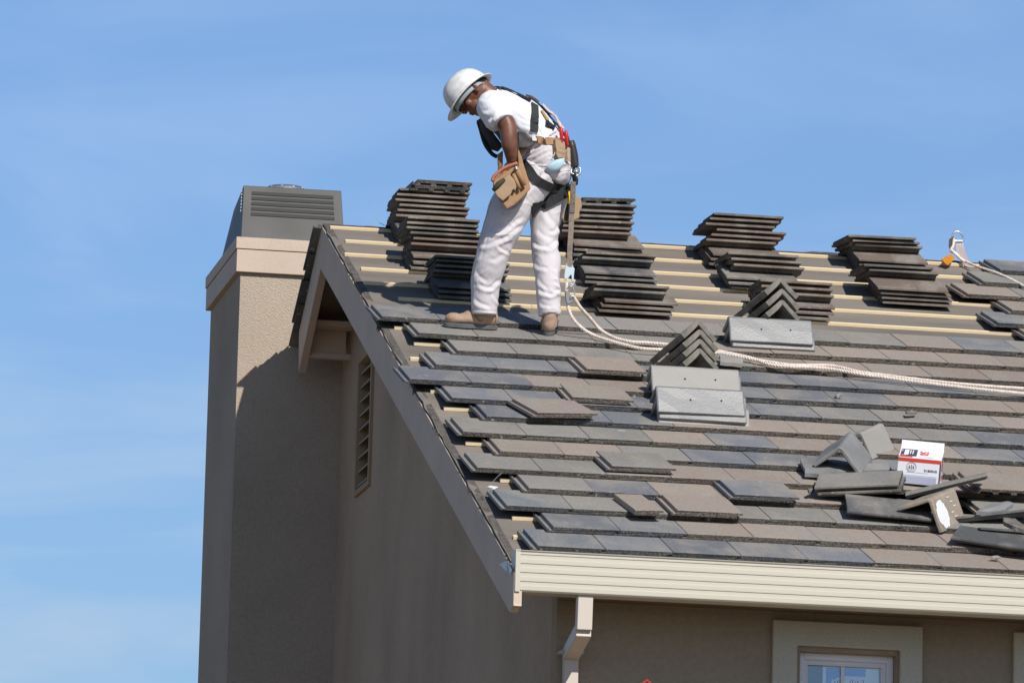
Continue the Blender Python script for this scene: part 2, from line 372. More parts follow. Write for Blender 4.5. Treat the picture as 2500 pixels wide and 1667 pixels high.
# louvre in the gable
b = MB(); t = .035; x0, x1 = XW-.018, XW+.1
b.box((x0, VY0, VZ0), (x1, VY0+t, VZ1)); b.box((x0, VY1-t, VZ0), (x1, VY1, VZ1)); b.box((x0, VY0+t, VZ1-t), (x1, VY1-t, VZ1)); b.box((x0, VY0+t, VZ0), (x1, VY1-t, VZ0+t))
lf = b.build('gable_vent', MT['louver'], house, bevel=.003)
for i in range(9):
    z = VZ0+.06+(VZ1-VZ0-.11)*i/8.6
    b = MB(); b.prism([(XW-.002, VY0+t, z-.004), (XW+.075, VY0+t, z+.052), (XW+.075, VY0+t, z+.062), (XW-.002, VY0+t, z+.006)], (0, VY1-VY0-2*t, 0)); b.build('slat', mat('slat_paint', (.40, .35, .28), .8) if i == 0 else bpy.data.materials['slat_paint'], lf)
b = MB(); b.box((XW+.11, VY0-.02, VZ0-.02), (XW+.115, VY1+.02, VZ1+.02)); b.build('screen', MT['dark'], lf)
# eave return boxed between the far barge board and the wall
b = MB(); b.box((XV+.028, 7.27, 2.075), (XW, 7.33, 2.105)); b.box((XV+.028, 7.28, 2.105), (XW-.03, 7.31, 2.26)); b.box((XV+.028, 7.10, 2.245), (XW, 7.27, 2.275))
b.build('eave_return', MT['trim'], house)
# gutter
gx0 = -1.572
b = MB()
prof = [(-.12, -.042), (-.128, -.046), (-.12, -.052)]
z = -.062
for i in range(4):
    prof += [(-.1205, z), (-.1165, z-.0006), (-.1165, z-.0195), (-.1205, z-.0225)]; z -= .0425
prof += [(-.12, -.232), (-.112, -.240), (-.0, -.240), (-.0, -.232), (-.108, -.232), (-.108, -.05), (-.112, -.042)]
b.prism([(gx0+.004, y, z_) for y, z_ in prof], (XR-gx0, 0, 0))
gt = b.build('gutter', MT['gutter'], house)
b = MB(); b.box((gx0-.001, -.121, -.241), (gx0+.003, -.002, -.041)); b.box((gx0-.001, -.1245, -.241), (gx0+.022, -.1215, -.0405)); b.build('end_cap', MT['gutter'], gt)
for x in [-1.0, -.2, .6, 1.4]:
    b = MB(); b.box((x, -.108, -.06), (x+.025, .0, -.055)); b.build('hanger', MT['galv'], gt)
# bent flashing at the gutter corner
b = MB(); b.add([Vector((-1.60, -.03, -.085)), Vector((-1.585, -.1, -.14)), Vector((-1.59, -.06, -.155)), Vector((-1.63, .0, -.10)), Vector((-1.575, -.122, -.115)), Vector((-1.575, -.12, -.13))], [(0, 1, 2, 3), (1, 4, 5, 2)])
b.build('corner_flashing', MT['galv'], house)
# downspout: square pipe, offset back to the wall
def pipe(b, pts, w, d):
    for (p, q) in zip(pts[:-1], pts[1:]): pass
    vs = []; n = len(pts)
    for i, p in enumerate(pts):
        t = (Vector(pts[min(i+1, n-1)])-Vector(pts[max(i-1, 0)])).normalized(); a = XD*(w/2); c = t.cross(XD).normalized()
        if 0 < i < n-1:
            t1 = (Vector(pts[i])-Vector(pts[i-1])).normalized(); cs = max(.5, t1.dot(t)); c = c/cs
        c = c*(d/2); p = Vector(p); vs += [p-a-c, p+a-c, p+a+c, p-a+c]
    b.add(vs, [(4*i+q, 4*i+(q+1) % 4, 4*i+4+(q+1) % 4, 4*i+4+q) for i in range(n-1) for q in range(4)]+[(3, 2, 1, 0), tuple(4*n-4+q for q in range(4))])
b = MB(); pipe(b, [(-1.227, -.07, -.238), (-1.229, -.07, -.405)], .073, .058); dn = b.build('downspout', MT['down'], house, bevel=.004)
b = MB(); pipe(b, [(-1.229, -.072, -.402), (-1.2155, .305, -.475)], .074, .066); b.build('elbow', MT['down'], dn, bevel=.004)
b = MB(); pipe(b, [(-1.2155, .312, -.44), (-1.2155, .312, -5.3)], .071, .056); b.build('lower_pipe', MT['down'], dn, bevel=.004)
b = MB(); b.box((-1.275, .341, -.475), (-1.155, .3435, -.46)); b.box((-1.275, .282, -.4745), (-1.155, .286, -.4605)); b.build('strap', MT['down'], dn)

# chimney
ch = MB(); CX0, CX1, CY1 = -1.922, -1.05, 8.98
ch.box((CX0, YC, -5.4), (CX1, CY1, 2.70)); cho = ch.build('chimney', MT['stucco'], house)
def bandbox(o, z0, z1):
    b = MB(); x0, y0, x1, y1 = CX0-o, YC-o, CX1+o, CY1+o
    b.box((x0, y0, z0), (x1, y0+.04, z1)); b.box((x0, y1-.04, z0), (x1, y1, z1)); b.box((x0, y0+.04, z0), (x0+.04, y1-.04, z1)); b.box((x1-.04, y0+.04, z0), (x1, y1-.04, z1)); return b
bandbox(.03, 2.628, 2.765).build('trim_band', MT['trim'], cho, bevel=.002)
bandbox(.036, 2.769, 2.840).build('trim_band', MT['trim'], cho, bevel=.002)
b = MB(); b.box((CX0-.02, YC-.02, 2.70), (CX1+.02, CY1+.02, 2.83)); b.build('cap_flashing', MT['shroud'], cho)
b = MB(); z0, z1 = 2.8305, 3.20
B = [(-1.925, 7.62, z0), (-1.285, 7.62, z0), (-1.285, 8.62, z0), (-1.925, 8.62, z0)]
T = [(-1.905, 7.72, z1-.016), (-1.305, 7.72, z1-.012), (-1.31, 8.58, z1+.028), (-1.895, 8.58, z1+.028)]
T = [(-1.908, 7.70, z1-.015), (-1.306, 7.70, z1-.012), (-1.312, 8.50, z1-.012), (-1.86, 8.50, z1-.015)]
b.add(B+T, [(0, 1, 5, 4), (1, 2, 6, 5), (2, 3, 7, 6), (3, 0, 4, 7), (4, 5, 6, 7), (3, 2, 1, 0)])
sh = b.build('shroud', MT['shroud'], cho, bevel=.003)
def fpt(u, v, o=0):   # point on the front shroud face
    a = Vector(B[0]).lerp(Vector(B[1]), u); c = Vector(T[0]).lerp(Vector(T[1]), u); n = Vector((0, -1, .2)).normalized(); return a.lerp(c, v)+n*o
b = MB()
for i in range(5):
    v = .90-.095*i
    b.add([fpt(.085, v, .001), fpt(.915, v, .001), fpt(.915, v-.06, .004), fpt(.085, v-.06, .004), fpt(.085, v-.066, .001), fpt(.915, v-.066, .001)], [(0, 1, 2, 3), (3, 2, 5, 4), (0, 3, 4), (1, 5, 2)])
b.build('louvre', mat('shroud_louvre', (.045, .046, .043), .6, spec=.2), cho)
b = MB()
for i in range(7):
    p = Vector(B[0]).lerp(Vector(T[0]), .55+.06*i)+Vector((-.004, .03, 0)); b.box(p-Vector((.004, .006, .006)), p+Vector((.004, .006, .006)))
b.build('rivet', MT['galv'], cho)
b = MB(); cx, cy, cz = -1.582, 8.2, 3.155
ring = lambda r, z: [(cx+r*math.cos(a), cy+r*math.sin(a), z) for a in [2*math.pi*q/32 for q in range(32)]]
for i in range(10):
    a = 2*math.pi*i/10; b.box((cx+.115*math.cos(a)-.006, cy+.115*math.sin(a)-.006, cz), (cx+.115*math.cos(a)+.006, cy+.115*math.sin(a)+.006, cz+.125))
n_ = 32; rr = [(.124, cz+.09), (.126, cz+.118), (.11, cz+.132), (.0, cz+.136)]; vs = []
for r_, z_ in rr[:3]: vs += ring(r_, z_)
vs += [(cx, cy, cz+.138)]
fs = [(i*n_+q, i*n_+(q+1) % n_, (i+1)*n_+(q+1) % n_, (i+1)*n_+q) for i in range(2) for q in range(n_)]+[(2*n_+q, 2*n_+(q+1) % n_, 3*n_) for q in range(n_)]
b.add(vs, fs); b.build('flue_cap', MT['galv'], cho)

# ------------------------------------------------------------------ roof tiles
TW, TL, TT = .33, .42, .027
PROF = [(-.029, .0), (-.029, .016), (-.023, .016), (-.021, .008), (-.004, .008), (0, .0125), (.0008, TT-.002), (.003, TT), (.325, TT), (.328, TT-.002), (.3285, .0155), (.300, .0145), (.2985, 0)]
def rib_prof():
    p = PROF[:-1]+[(.2985, 0)]
    x = .285; out = []
    for k in range(3):
        out += [(x-.01, 0), (x-.014, .011), (x-.075, .011), (x-.08, 0)]; x -= .095
    return p+out
def tile_geo(mb, prof, P, colr=None, rnd=0.0, L_=TL, seg=(0, .02, .4, 1.0), cut=None, jag=.0018):
    """P(x, y, z) -> point ; x across, y from nose to head, z up"""
    n = len(prof); vs = []
    for j, t in enumerate(seg):
        for (x, z) in prof:
            y = t*L_
            if j == 0: y += jag*random.uniform(-1, 1); z_ = z+random.uniform(-.0008, .0008)-(.002 if z > .02 else 0)
            else: z_ = z
            vs.append(P(x, y, z_))
    fs = []; ed = []
    for j in range(len(seg)-1):
        for q in range(n):
            fs.append((j*n+q, j*n+(q+1) % n, (j+1)*n+(q+1) % n, (j+1)*n+q)); zt_ = prof[q][1] > .02 and prof[(q+1) % n][1] > .02
            ed.append(0 if (zt_ or q < 5) else .12)
    fs += [tuple(range(n))[::-1], tuple((len(seg)-1)*n+q for q in range(n))]; ed += [1, 1]
    mb.add(vs, fs, col=colr, edge=ed)
GB = {'g': (.185, .192, .205), 'b': (.325, .265, .220), 'm': (.265, .25, .225), 'd': (.105, .108, .108), 's': (.180, .138, .110), 'u': (.13, .119, .105)}
def tcol(c):
    a = GB[c]; k = random.uniform(.88, 1.12); return tuple(max(0, q*k*random.uniform(.985, 1.015)) for q in a)
X0 = [-1.4456, -1.3123, -1.4868, -1.32, -1.5253, -1.3534, -1.4918, -1.3148, -1.4462, -1.6195, -1.4287, -1.2623, -1.0924-TW, -1.579]
RC = ['gggggbbbb', 'ggbbbbbbb', 'gmmmmmmmm', 'mgbbbbmmg', 'mmbbbbbbb', 'bbmggggbb', 'mmmbgbbbg', 'gggbbbmmg', 'ggggggmmmb', 'ggbbbgggbbb', 'ggggggggggg', 'mmmmmbbbbb', 'mmmmmbbbbbb', 'gggmmmmmmbgm']
slope_n = -(TT+.003)/G
lb = MB()
def lay(row, x, colr, xs=None):
    dn = random.uniform(-.0012, .0012); ds = random.uniform(-.003, .003); yaw = random.uniform(-.003, .003)
    def P(a, y, z): return S(x+a-y*yaw, row*G+y+ds, -TT-.0+z+y*slope_n+dn)
    tile_geo(lb, PROF if xs is None else xs, P, colr)
for r_ in range(14):
    x = X0[r_]; k = 0
    while x < XR-.3:
        c = RC[r_][k] if k < len(RC[r_]) else random.choice('gbm')
        skip = (r_ == 3 and 5 <= k <= 6)
        if not skip: lay(r_, x, tcol(c))
        x += TW; k += 1
# right hand block, courses 14..19
for r_, (px, py), cs in ((19, (2438.6, 653.6), 'gg'), (18, (2400.8, 685.8), 'mm'), (17, (2364, 718), 'bm'), (16, (2469.6, 753.5), 'bb'), (15, (2438.6, 788), 'gg'), (14, (2505, 806), 'bb')):
    x, s = roof(px, py, 0); k = 0
    while x < XR-.3:
        lay(r_, x, tcol(cs[k] if k < 2 else random.choice('gbm'))); x += TW; k += 1
lb.build('laid_tiles', MT['laid'], house)
# tiles already laid on the far slope, seen from their verge edge
fb = MB()
fs_d = Vector((0, 1, -TF)).normalized(); fn = Vector((0, TF, 1)).normalized()
R0 = Vector((0, RY, RZ))
for i in range(4):
    for k in range(3):
        nose = (.44, .68, .92, 1.14)[i]
        xo = -1.598+.012*(i % 2)+.33*k+(.0 if k == 0 else random.uniform(-.002, .002))
        if k > 1 and xo > XR-.4: break
        def P(a, y, z): return R0+XD*(xo+a)+fs_d*(nose-y)+fn*(.042+z-.027-(y)*.07)
        tile_geo(fb, PROF, P, tcol('d'))
fb.build('far_slope_tiles', MT['laid'], house)
# battens: one board length per row (visible rows are split where photo shows joints)
def batten(row, xa, xb, sj=0):
    b = MB(); s = (row+1)*G+.012+sj; w = .027; h = .0155; k = max(2, int((xb-xa)/.12)); vs = []
    for i in range(k+1):
        x = xa+(xb-xa)*i/k; d = .0016*noise.noise(Vector((x*3, row, 0)))
        for (ds, n) in ((0, NDK+.003), (w, NDK+.003), (w, NDK+.003+h), (0, NDK+.003+h)): vs.append(S(x, s+ds+d, n+d*.4))
    b.add(vs, [(4*i+q, 4*i+(q+1) % 4, 4*i+4+(q+1) % 4, 4*i+4+q) for i in range(k) for q in range(4)]+[(3, 2, 1, 0), tuple(4*k+q for q in range(4))])
    b.build('batten', MT['pine'], house)
for row in range(0, 20):
    xs = [-1.50, -1.45, -1.49, -1.40, -1.43, -1.47, -1.52, -1.48, -1.50, -1.46, -1.51, -1.44, -1.50, -1.52, -1.49, -1.53, -1.50, -1.55, -1.50, -1.545][row]
    if row == 14: batten(row, -1.38, -.62); batten(row, -.617, XR-.4, .002)
    elif row in (15, 17): batten(row, xs, 1.1); batten(row, 1.103, XR-.4, -.002)
    else: batten(row, xs, XR-.4)

# ------------------------------------------------------------------ loose tiles
def tile_mesh(name, prof, L_=TL, seg=(0, .02, .4, 1.0)):
    b = MB(); tile_geo(b, prof, lambda x, y, z: Vector((x, y, z)), None, L_=L_, seg=seg, jag=.0025); o = b.build(name, MT['loose']); return o
PROFS = PROF[:-3]+[(.3285, .0150), (.262, .0135), (.258, 0)]
TP = [tile_mesh('concrete_tile', PROFS) for _ in range(4)]; TR = [tile_mesh('concrete_tile', rib_prof()) for _ in range(3)]
CUTP = [(0, 0), (0, TT), (.14, TT), (.145, TT-.003), (.145, .016), (.122, .015), (.12, 0)]
free = list(TP); TQ = tile_mesh('concrete_tile', PROF); usedQ = []
def put_tile(Mx, label, group=None, col=(.12, .115, .11), src=None):
    if src is None:
        o = free.pop() if free else None
        if o is None:
            o = random.choice(TP).copy(); COL.objects.link(o)
    else: o = src
    o.matrix_world = Mx; o.color = (*col, 1)
    for k in ('group',):
        if k in o: del o[k]
    tag(o, label, 'tile', group); return o
def frame(X_, Y_, Z_, o):
    m_ = Matrix((X_, Y_, Z_)).transposed().to_4x4(); m_.translation = o; return m_
ORD = ['lowest', 'second', 'third', 'fourth', 'fifth', 'sixth', 'seventh', 'eighth', 'ninth', 'tenth', 'eleventh', 'twelfth', 'thirteenth']
NB = NDK+.003+.0155+.0005
UPP = rad(-21)
def stack(desc, items, group):
    """items: (level k, px, py, yaw deg, colour, upper?); the upper set is propped level on the tiles below"""
    nb = sum(1 for i in items if not i[5]); n_items = len(items); ju = 0
    for idx, it in enumerate(sorted(items)):
        k, px, py, yaw, c, up = it
        a = rad(yaw); Lx = (XD*math.cos(a)+SD*math.sin(a)); Ly = (SD*math.cos(a)-XD*math.sin(a)); Nn = ND
        if up:
            n = NB+.0295*(nb-1)+TT+.032+.0278*(ju+1); ju += 1
            q = Matrix.Rotation(UPP+rad(random.uniform(-.5, .5)), 3, Lx); Ly = q@Ly; Nn = q@Nn
        else: n = NB+.0295*idx+TT
        x, s = roof(px, py, n)
        o = S(x, s, n)-Nn*TT+Ly*.3285
        if idx == 0: pos = 'lowest tile of the'
        elif idx == n_items-1: pos = 'topmost tile of the'
        else: pos = ORD[idx]+' tile from the bottom of the'
        ft = put_tile(frame(-Ly, Lx, Nn, o-Nn*TT*(.11 if up else .06)), pos+' '+desc, group, tcol(c)); ft.matrix_world = ft.matrix_world @ Matrix.Diagonal((1, 1, 1.11 if up else 1.06, 1))
cc = lambda x, y: (800+x/3.92, 420+y/3.92)
c5 = lambda x, y: (1360+x/3.36, 440+y/3.36)
c6 = lambda x, y: (1960+x/4.356, 540+y/4.356)
def it(f, base, upper, cb='s', cu='s'):
    out = []
    for up, rows in ((0, base), (1, upper)):
        for r in rows:
            px, py = f(r[0], r[1]); out.append((len(out), px, py, r[2] if len(r) > 2 else random.uniform(-1, 1), r[3] if len(r) > 3 else random.choice((cu, cu, 'u') if up else (cb,)), up))
    return out
GR = 'roof tiles stacked on the battens'
stack('tallest stack at the ridge left of the worker', it(cc, [(690, 650), (680, 600), (685, 560, 0, 'u')], [(655, 400), (670, 350), (685, 300), (650, 250), (665, 200), (690, 150)]), GR)
stack('tall stack touching the worker\'s forward knee', it(cc, [(800, 910), (820, 860), (820, 800, 0, 's')], [(800, 670), (820, 620), (790, 565), (755, 515), (760, 470), (770, 418)]), GR)
stack('grey stack behind the worker\'s forward shin', it(cc, [(1055, 1185, 0, 'd'), (1060, 1133, 0, 'd'), (1050, 1080, 0, 'd')], [(1020, 930), (1040, 880), (1040, 830), (1030, 788)], 'd', 'd'), GR)
stack('ridge stack just right of the worker', it(c5, [(130, 605, 0, 'd'), (140, 560, 3, 's'), (140, 520, 0, 's')], [(40, 402, 3), (50, 362, 3), (70, 315, 4), (62, 273, 5), (72, 228, 3), (92, 180, 5, 'd')]), GR)
stack('middle stack behind the hanging strap', it(c5, [(232, 825, 0, 'd'), (236, 785, 0, 'd'), (225, 745, 0, 'd')], [(205, 622, 0, 'd'), (240, 582, 2, 's')], 'd', 'd'), GR)
stack('brown topped stack below the hanging snap hook', it(c5, [(345, 1060), (365, 1020), (395, 980, 0, 's')], [(300, 882, 0, 'd'), (325, 838, 1, 's')]), GR)
stack('ridge stack in the middle of the roof', it(c5, [(1250, 680), (1262, 640), (1280, 600, 0, 's')], [(1225, 475), (1265, 435), (1310, 393), (1220, 345), (1255, 303), (1290, 263)]), GR)
stack('stack one step below the middle ridge stack', it(c5, [(1430, 872, 0, 'u'), (1410, 835, 0, 'u'), (1395, 790, 0, 'u')], [(1450, 680), (1430, 632), (1405, 585)]), GR)
stack('stack behind the upright ridge caps', it(c5, [(1650, 1100), (1680, 1058), (1690, 1012, 0, 's')], [(1680, 905), (1675, 855), (1668, 808)]), GR)
stack('ridge stack left of the anchor ring', it(c6, [(600, 495), (600, 448), (600, 400, 0, 's')], [(555, 232, 3), (530, 188, 4), (486, 140, 3)]), GR)
stack('brown stack nearest the anchor rope', it(c6, [(850, 850), (840, 800), (830, 750), (800, 700, 0, 's')], [(705, 500, 0, 'u'), (650, 450, 1, 'u')]), GR)
# two odd tiles lying end-on over the ridge stacks, ribbed underside showing
def endon(px, py, k, yaw, label, c):
    n = NB+.0295*2+TT+.032+.0278*(k+1); x, s = roof(px, py, n); a = rad(yaw); Lx = XD*math.cos(a)+SD*math.sin(a); Ly = SD*math.cos(a)-XD*math.sin(a)
    q = Matrix.Rotation(UPP, 3, Lx); Ly = q@Ly; Nn = q@ND
    ft = put_tile(frame(Lx, Ly, Nn, S(x, s, n)-Nn*TT*1.3), label, GR, tcol(c), TR.pop()); ft.matrix_world = ft.matrix_world @ Matrix.Diagonal((1, 1, 1.3, 1))
endon(*cc(838, 118), 6, 0, 'dark ribbed tile end-on, second from the top of tallest stack', 'd')
endon(*cc(860, 68), 7, 0, 'brown tile turned end-on with ribbed underside atop tallest stack', 's')
endon(*c5(215, 138), 6, 9, 'dark tile turned end-on atop the stack right of the worker', 'd')
# loose tiles laid out on the finished courses
def loose(px, py, label, c, yaw=0, n=.034, tilt=0, src=None, roll=0):
    if src is None:
        src = TQ if not usedQ else TQ.copy()
        if usedQ: COL.objects.link(src)
        usedQ.append(1)
    x, s = roof(px, py, n); a = rad(yaw); Lx = XD*math.cos(a)+SD*math.sin(a); Ly = SD*math.cos(a)-XD*math.sin(a); Nn = ND
    q = Matrix.Rotation(math.atan(slope_n)+rad(tilt), 3, Lx); Ly = q@Ly; Nn = q@Nn
    if roll:
        q = Matrix.Rotation(rad(roll), 3, Ly); Lx = q@Lx; Nn = q@Nn
    return put_tile(frame(Lx, Ly, Nn, S(x, s, n)-Nn*TT), label, 'spare tiles laid out on finished courses', tcol(c), src)
loose(1432.6, 899.3, 'brown spare tile lying highest of the loose ones, below the rope', 'b')
loose(1397.4, 968, 'brown spare tile just left of the ridge cap pile', 'b', -1)
loose(1313, 1006.4, 'brown spare tile turned askew on the upper left courses', 'b', 9, .045)
loose(1495, 1136, 'greyish spare tile by itself on the middle left courses', 'm', 1)
loose(1654, 1244, 'brown grey spare tile right beside the narrow cut tile', 'b', 0)
loose(1794.6, 1205.5, 'blue grey spare tile lying below the ridge cap pile', 'g', 0)
cutt = tile_mesh('concrete_tile', CUTP)
o = loose(1551, 1244, 'narrow cut tile with a pale sawn left side', 'b', 4, .04, src=cutt)
# tile with yellow chalk strokes on the spare tiles are thin marks in the photograph: small strips as part of each tile
chalk = mat('chalk', (.62, .52, .12), .9)

# ------------------------------------------------------------------ ridge caps
capm = {'d': mat('cap_concrete', (.20, .185, .155), .85, bump=(110, .004), var=(14, .4), spec=.3),
        's': mat('cap_glazed', (.17, .172, .17), .40, bump=(110, .0012), var=(9, .45, (.30, .30, .30)), spec=.6),
        't': mat('cap_tan', (.30, .28, .25), .55, bump=(110, .0012), var=(9, .5, (.38, .36, .33)), spec=.45),
        'g': mat('cap_grey', (.25, .248, .24), .6, bump=(90, .0012), var=(6, .3), spec=.3),
        'o': mat('cap_paint_spill', (.36, .30, .235), .75, bump=(60, .003), var=(10, .3), spec=.3)}
def cap_mesh(L_=.42, arm=.165, half=rad(46), th=.021):
    b = MB(); sx, cx_ = math.sin(half), math.cos(half)
    out = []; inn = []
    pts = [(-arm*sx, -arm*cx_), (-arm*.5*sx, -arm*.5*cx_), (-.018*sx, -.018*cx_), (0, -.008), (.018*sx, -.018*cx_), (arm*.5*sx, -arm*.5*cx_), (arm*sx, -arm*cx_)]
    nn = [(-cx_, sx), (-cx_, sx), (-cx_*.6, .8), (0, 1), (cx_*.6, .8), (cx_, sx), (cx_, sx)]
    seg = [0, .015, .25, .5, .75, .985, 1]; n = 14; vs = []
    for j, t in enumerate(seg):
        e = .003 if j in (0, 6) else 0
        outer = [(x-nx*(e), z-nz*e) for (x, z), (nx, nz) in zip(pts, nn)]
        inner = [(x-nx*(th-e), z-nz*(th-e)) for (x, z), (nx, nz) in zip(pts, nn)][::-1]
        for (x, z) in outer+inner: vs.append((x+random.uniform(-.0012, .0012), t*L_+(random.uniform(-.002, .002) if j in (0, 6) else 0), z+random.uniform(-.0012, .0012)))
    fs = [(j*n+q, j*n+(q+1) % n, (j+1)*n+(q+1) % n, (j+1)*n+q) for j in range(6) for q in range(n)]
    for base, rev in ((0, 1), (6*n, 0)):
        for q in range(6):
            f = (base+q, base+q+1, base+12-q, base+13-q); fs.append(f[::-1] if rev else f)
    b.add(vs, fs); return b
def cap(o, axis, up, label, m_, L_=.42, arm=.165, group='ridge caps piled on the courses', th=.021):
    axis = axis.normalized(); X_ = axis.cross(up).normalized(); Z_ = X_.cross(axis).normalized()
    ob = cap_mesh(L_, arm, th=th).build('ridge_cap', capm[m_]); bv = ob.modifiers.new('b', 'BEVEL'); bv.width = .002; bv.segments = 1; bv.limit_method = 'ANGLE'; bv.angle_limit = rad(40)
    ob.matrix_world = frame(X_, axis, Z_, o); return tag(ob, label, 'ridge cap', group)
# lower pile: two overlapping nests with their ridge along the roof
def flat_nest(pxl, py, pxr, n0, k, labels, mats, dx=.012):
    x0, s0 = roof(pxl, py, n0); x1, _ = roof(pxr, py+4, n0)
    for i in range(k):
        off = n0-.032*i
        # cap mesh runs along +y: axis = +X
        cap(S(x0+dx*i*(1 if i % 2 else .4), s0-.004*i, off), XD+SD*random.uniform(-.015, .015), ND, labels[i], mats[i], L_=x1-x0)
flat_nest(1588.8, 887, 1797, .150, 3, ['tan ridge cap on top of the rear nest under the lower upright caps', 'second ridge cap inside the rear nest under the lower upright caps', 'lowest ridge cap of the rear nest under the lower upright caps'], ['t', 's', 't'])
flat_nest(1601, 938, 1809, .165, 4, ['shiny grey ridge cap on top of the front nest with two nail holes', 'second ridge cap inside the front shiny nest', 'third ridge cap inside the front shiny nest', 'lowest pale ridge cap of the front shiny nest'], ['s', 's', 't', 't'])
flat_nest(1778.5, 768, 1975, .150, 3, ['shiny grey ridge cap on top of the upper nest below the higher upright caps', 'second ridge cap inside the upper shiny nest', 'lowest ridge cap of the upper shiny nest'], ['s', 's', 's'])
# upright nests, their open V ends facing the street, tails resting on the roof behind
def up_nest(px, py, Y, dpy, k, lab, dx=-.04):
    o = pl(px, py, 1, Y)
    for i in range(k):
        p = pl(px+(4 if i else 0), py+dpy*i, 1, Y-.012*i)
        cap(p, Vector((dx*2.2, .37, -.085)), Vector((0.02, .1, 1)), lab[i], 'd', L_=.40, arm=.150, th=.033)
up_nest(1705, 777, 2.99, 23, 4, ['topmost dark ridge cap of the lower upright V nest', 'second dark ridge cap of the lower upright V nest', 'third dark ridge cap of the lower upright V nest', 'lowest dark ridge cap of the lower upright V nest, opening like a tent'])
x_, s_ = roof(1875, 770, .15)
up_nest(1906, 674, S(0, s_, .15).y+.02, 27, 3, ['topmost dark ridge cap of the higher upright V nest', 'middle dark ridge cap of the higher upright V nest', 'lowest dark ridge cap of the higher upright V nest by the battens'])
# nail holes as dark pins in the shiny caps
holes = MB()

# ------------------------------------------------------------------ debris pile at the right
ce = lambda x, y: (1900+x/3.563, 980+y/3.563)
def free_tile(corners, label, c, up_hint=ND, prof=None, group='tiles in the scattered pile beside the box'):
    """corners: world points nose-left, nose-right, head-left"""
    a, b_, c_ = corners; X_ = (b_-a).normalized(); Y_ = (c_-a); Y_ = (Y_-X_*Y_.dot(X_)).normalized(); Z_ = X_.cross(Y_)
    if Z_.dot(up_hint) < 0: Z_ = -Z_
    ob = tile_mesh('concrete_tile', rib_prof() if prof is None else prof)
    ob.matrix_world = frame(X_, Y_, Z_, a-Z_*TT); ob.color = (*tcol(c), 1)
    return tag(ob, label, 'tile', group)
def RN(px, py, n):
    x, s = roof(px, py, n); return S(x, s, n)
# pair of tiles, long edge forward, tipped
a = RN(*ce(315, 742), .06); th_ = rad(16)
for i in (0, 1):
    X_ = (XD*math.cos(th_)-SD*math.sin(th_)+ND*.17).normalized(); Y_ = SD*math.cos(th_)+XD*math.sin(th_)-ND*.04; Y_ = (Y_-X_*Y_.dot(X_)).normalized(); Z_ = X_.cross(Y_)
    ob = tile_mesh('concrete_tile', rib_prof()); o_ = a-Z_*(TT+.0305*i)+Y_*.3285+X_*(.012*i)
    ob.matrix_world = frame(-Y_, X_, Z_, o_); ob.color = (*tcol('m' if i == 0 else 'u'), 1)
    tag(ob, ['upper grey tile of the tipped pair left of the box', 'lower grey tile of the tipped pair left of the box'][i], 'tile', 'tiles in the scattered pile beside the box')
# thin tilted plank-like tile leaning over the cap
a = RN(*ce(1105, 800), .05); b_ = RN(*ce(1815, 628), .19)
X_ = (b_-a).normalized(); Y_ = (SD*.8-ND*.2+XD*.15); Y_ = (Y_-X_*Y_.dot(X_)).normalized(); Z_ = X_.cross(Y_)
ob = tile_mesh('concrete_tile', rib_prof()); ob.matrix_world = frame(-Y_, X_, Z_, a-Z_*TT+Y_*.3285); ob.color = (*tcol('m'), 1)
tag(ob, 'grey brown tile propped aslant over the paint splashed cap', 'tile', 'tiles in the scattered pile beside the box')
# dark tile lying face up below the pair
a = RN(*ce(600, 945), .045); b_ = RN(*ce(1345, 1018), .045)
X_ = (b_-a).normalized(); Y_ = (SD+ND*.0); Y_ = (Y_-X_*Y_.dot(X_)).normalized(); Z_ = X_.cross(Y_)
ob = tile_mesh('concrete_tile', rib_prof()); ob.matrix_world = frame(-Y_, X_, Z_, a-Z_*TT+Y_*.3285); ob.color = (*tcol('d'), 1)
tag(ob, 'dark grey tile lying flat under the paint splashed cap', 'tile', 'tiles in the scattered pile beside the box')
# big brown tile to the right of the box
a = RN(*ce(1735, 752), .05)
ob = tile_mesh('concrete_tile', rib_prof()); ob.matrix_world = frame(XD, (SD-ND*.06).normalized(), (ND+SD*.06).normalized(), a-ND*TT); ob.color = (*tcol('b'), 1)
tag(ob, 'brown spare tile right of the white box', 'tile', 'tiles in the scattered pile beside the box')
a = RN(*ce(1735, 822), .0+.02)
# right edge tiles
a = RN(*ce(1545, 1000), .02); b_ = RN(*ce(2138, 935), .07)
X_ = (b_-a).normalized(); Y_ = (SD*.8+ND*-.35); Y_ = (Y_-X_*Y_.dot(X_)).normalized(); Z_ = X_.cross(Y_)
ob = tile_mesh('concrete_tile', rib_prof()); ob.matrix_world = frame(-Y_, X_, Z_, a-Z_*TT+Y_*.3285); ob.color = (*tcol('d'), 1)
tag(ob, 'dark tile edge-on just right of the paint splashed cap', 'tile', 'tiles in the scattered pile beside the box')
a = RN(*ce(1755, 1090), .05); b_ = RN(*ce(2138, 1118), .05)
X_ = (b_-a).normalized(); Y_ = (SD*.9+ND*-.3); Y_ = (Y_-X_*Y_.dot(X_)).normalized(); Z_ = X_.cross(Y_)
ob = tile_mesh('concrete_tile', rib_prof()); ob.matrix_world = frame(-Y_, X_, Z_, a-Z_*TT+Y_*.3285); ob.color = (*tcol('d'), 1)
tag(ob, 'dark tile with a chipped pale edge near the right frame edge', 'tile', 'tiles in the scattered pile beside the box')
a = RN(*ce(1500, 1175), .045); b_ = RN(*ce(2138, 1270), .045)
X_ = (b_-a).normalized(); Y_ = (SD*1.0+ND*-.06+XD*.1); Y_ = (Y_-X_*Y_.dot(X_)).normalized(); Z_ = X_.cross(Y_)
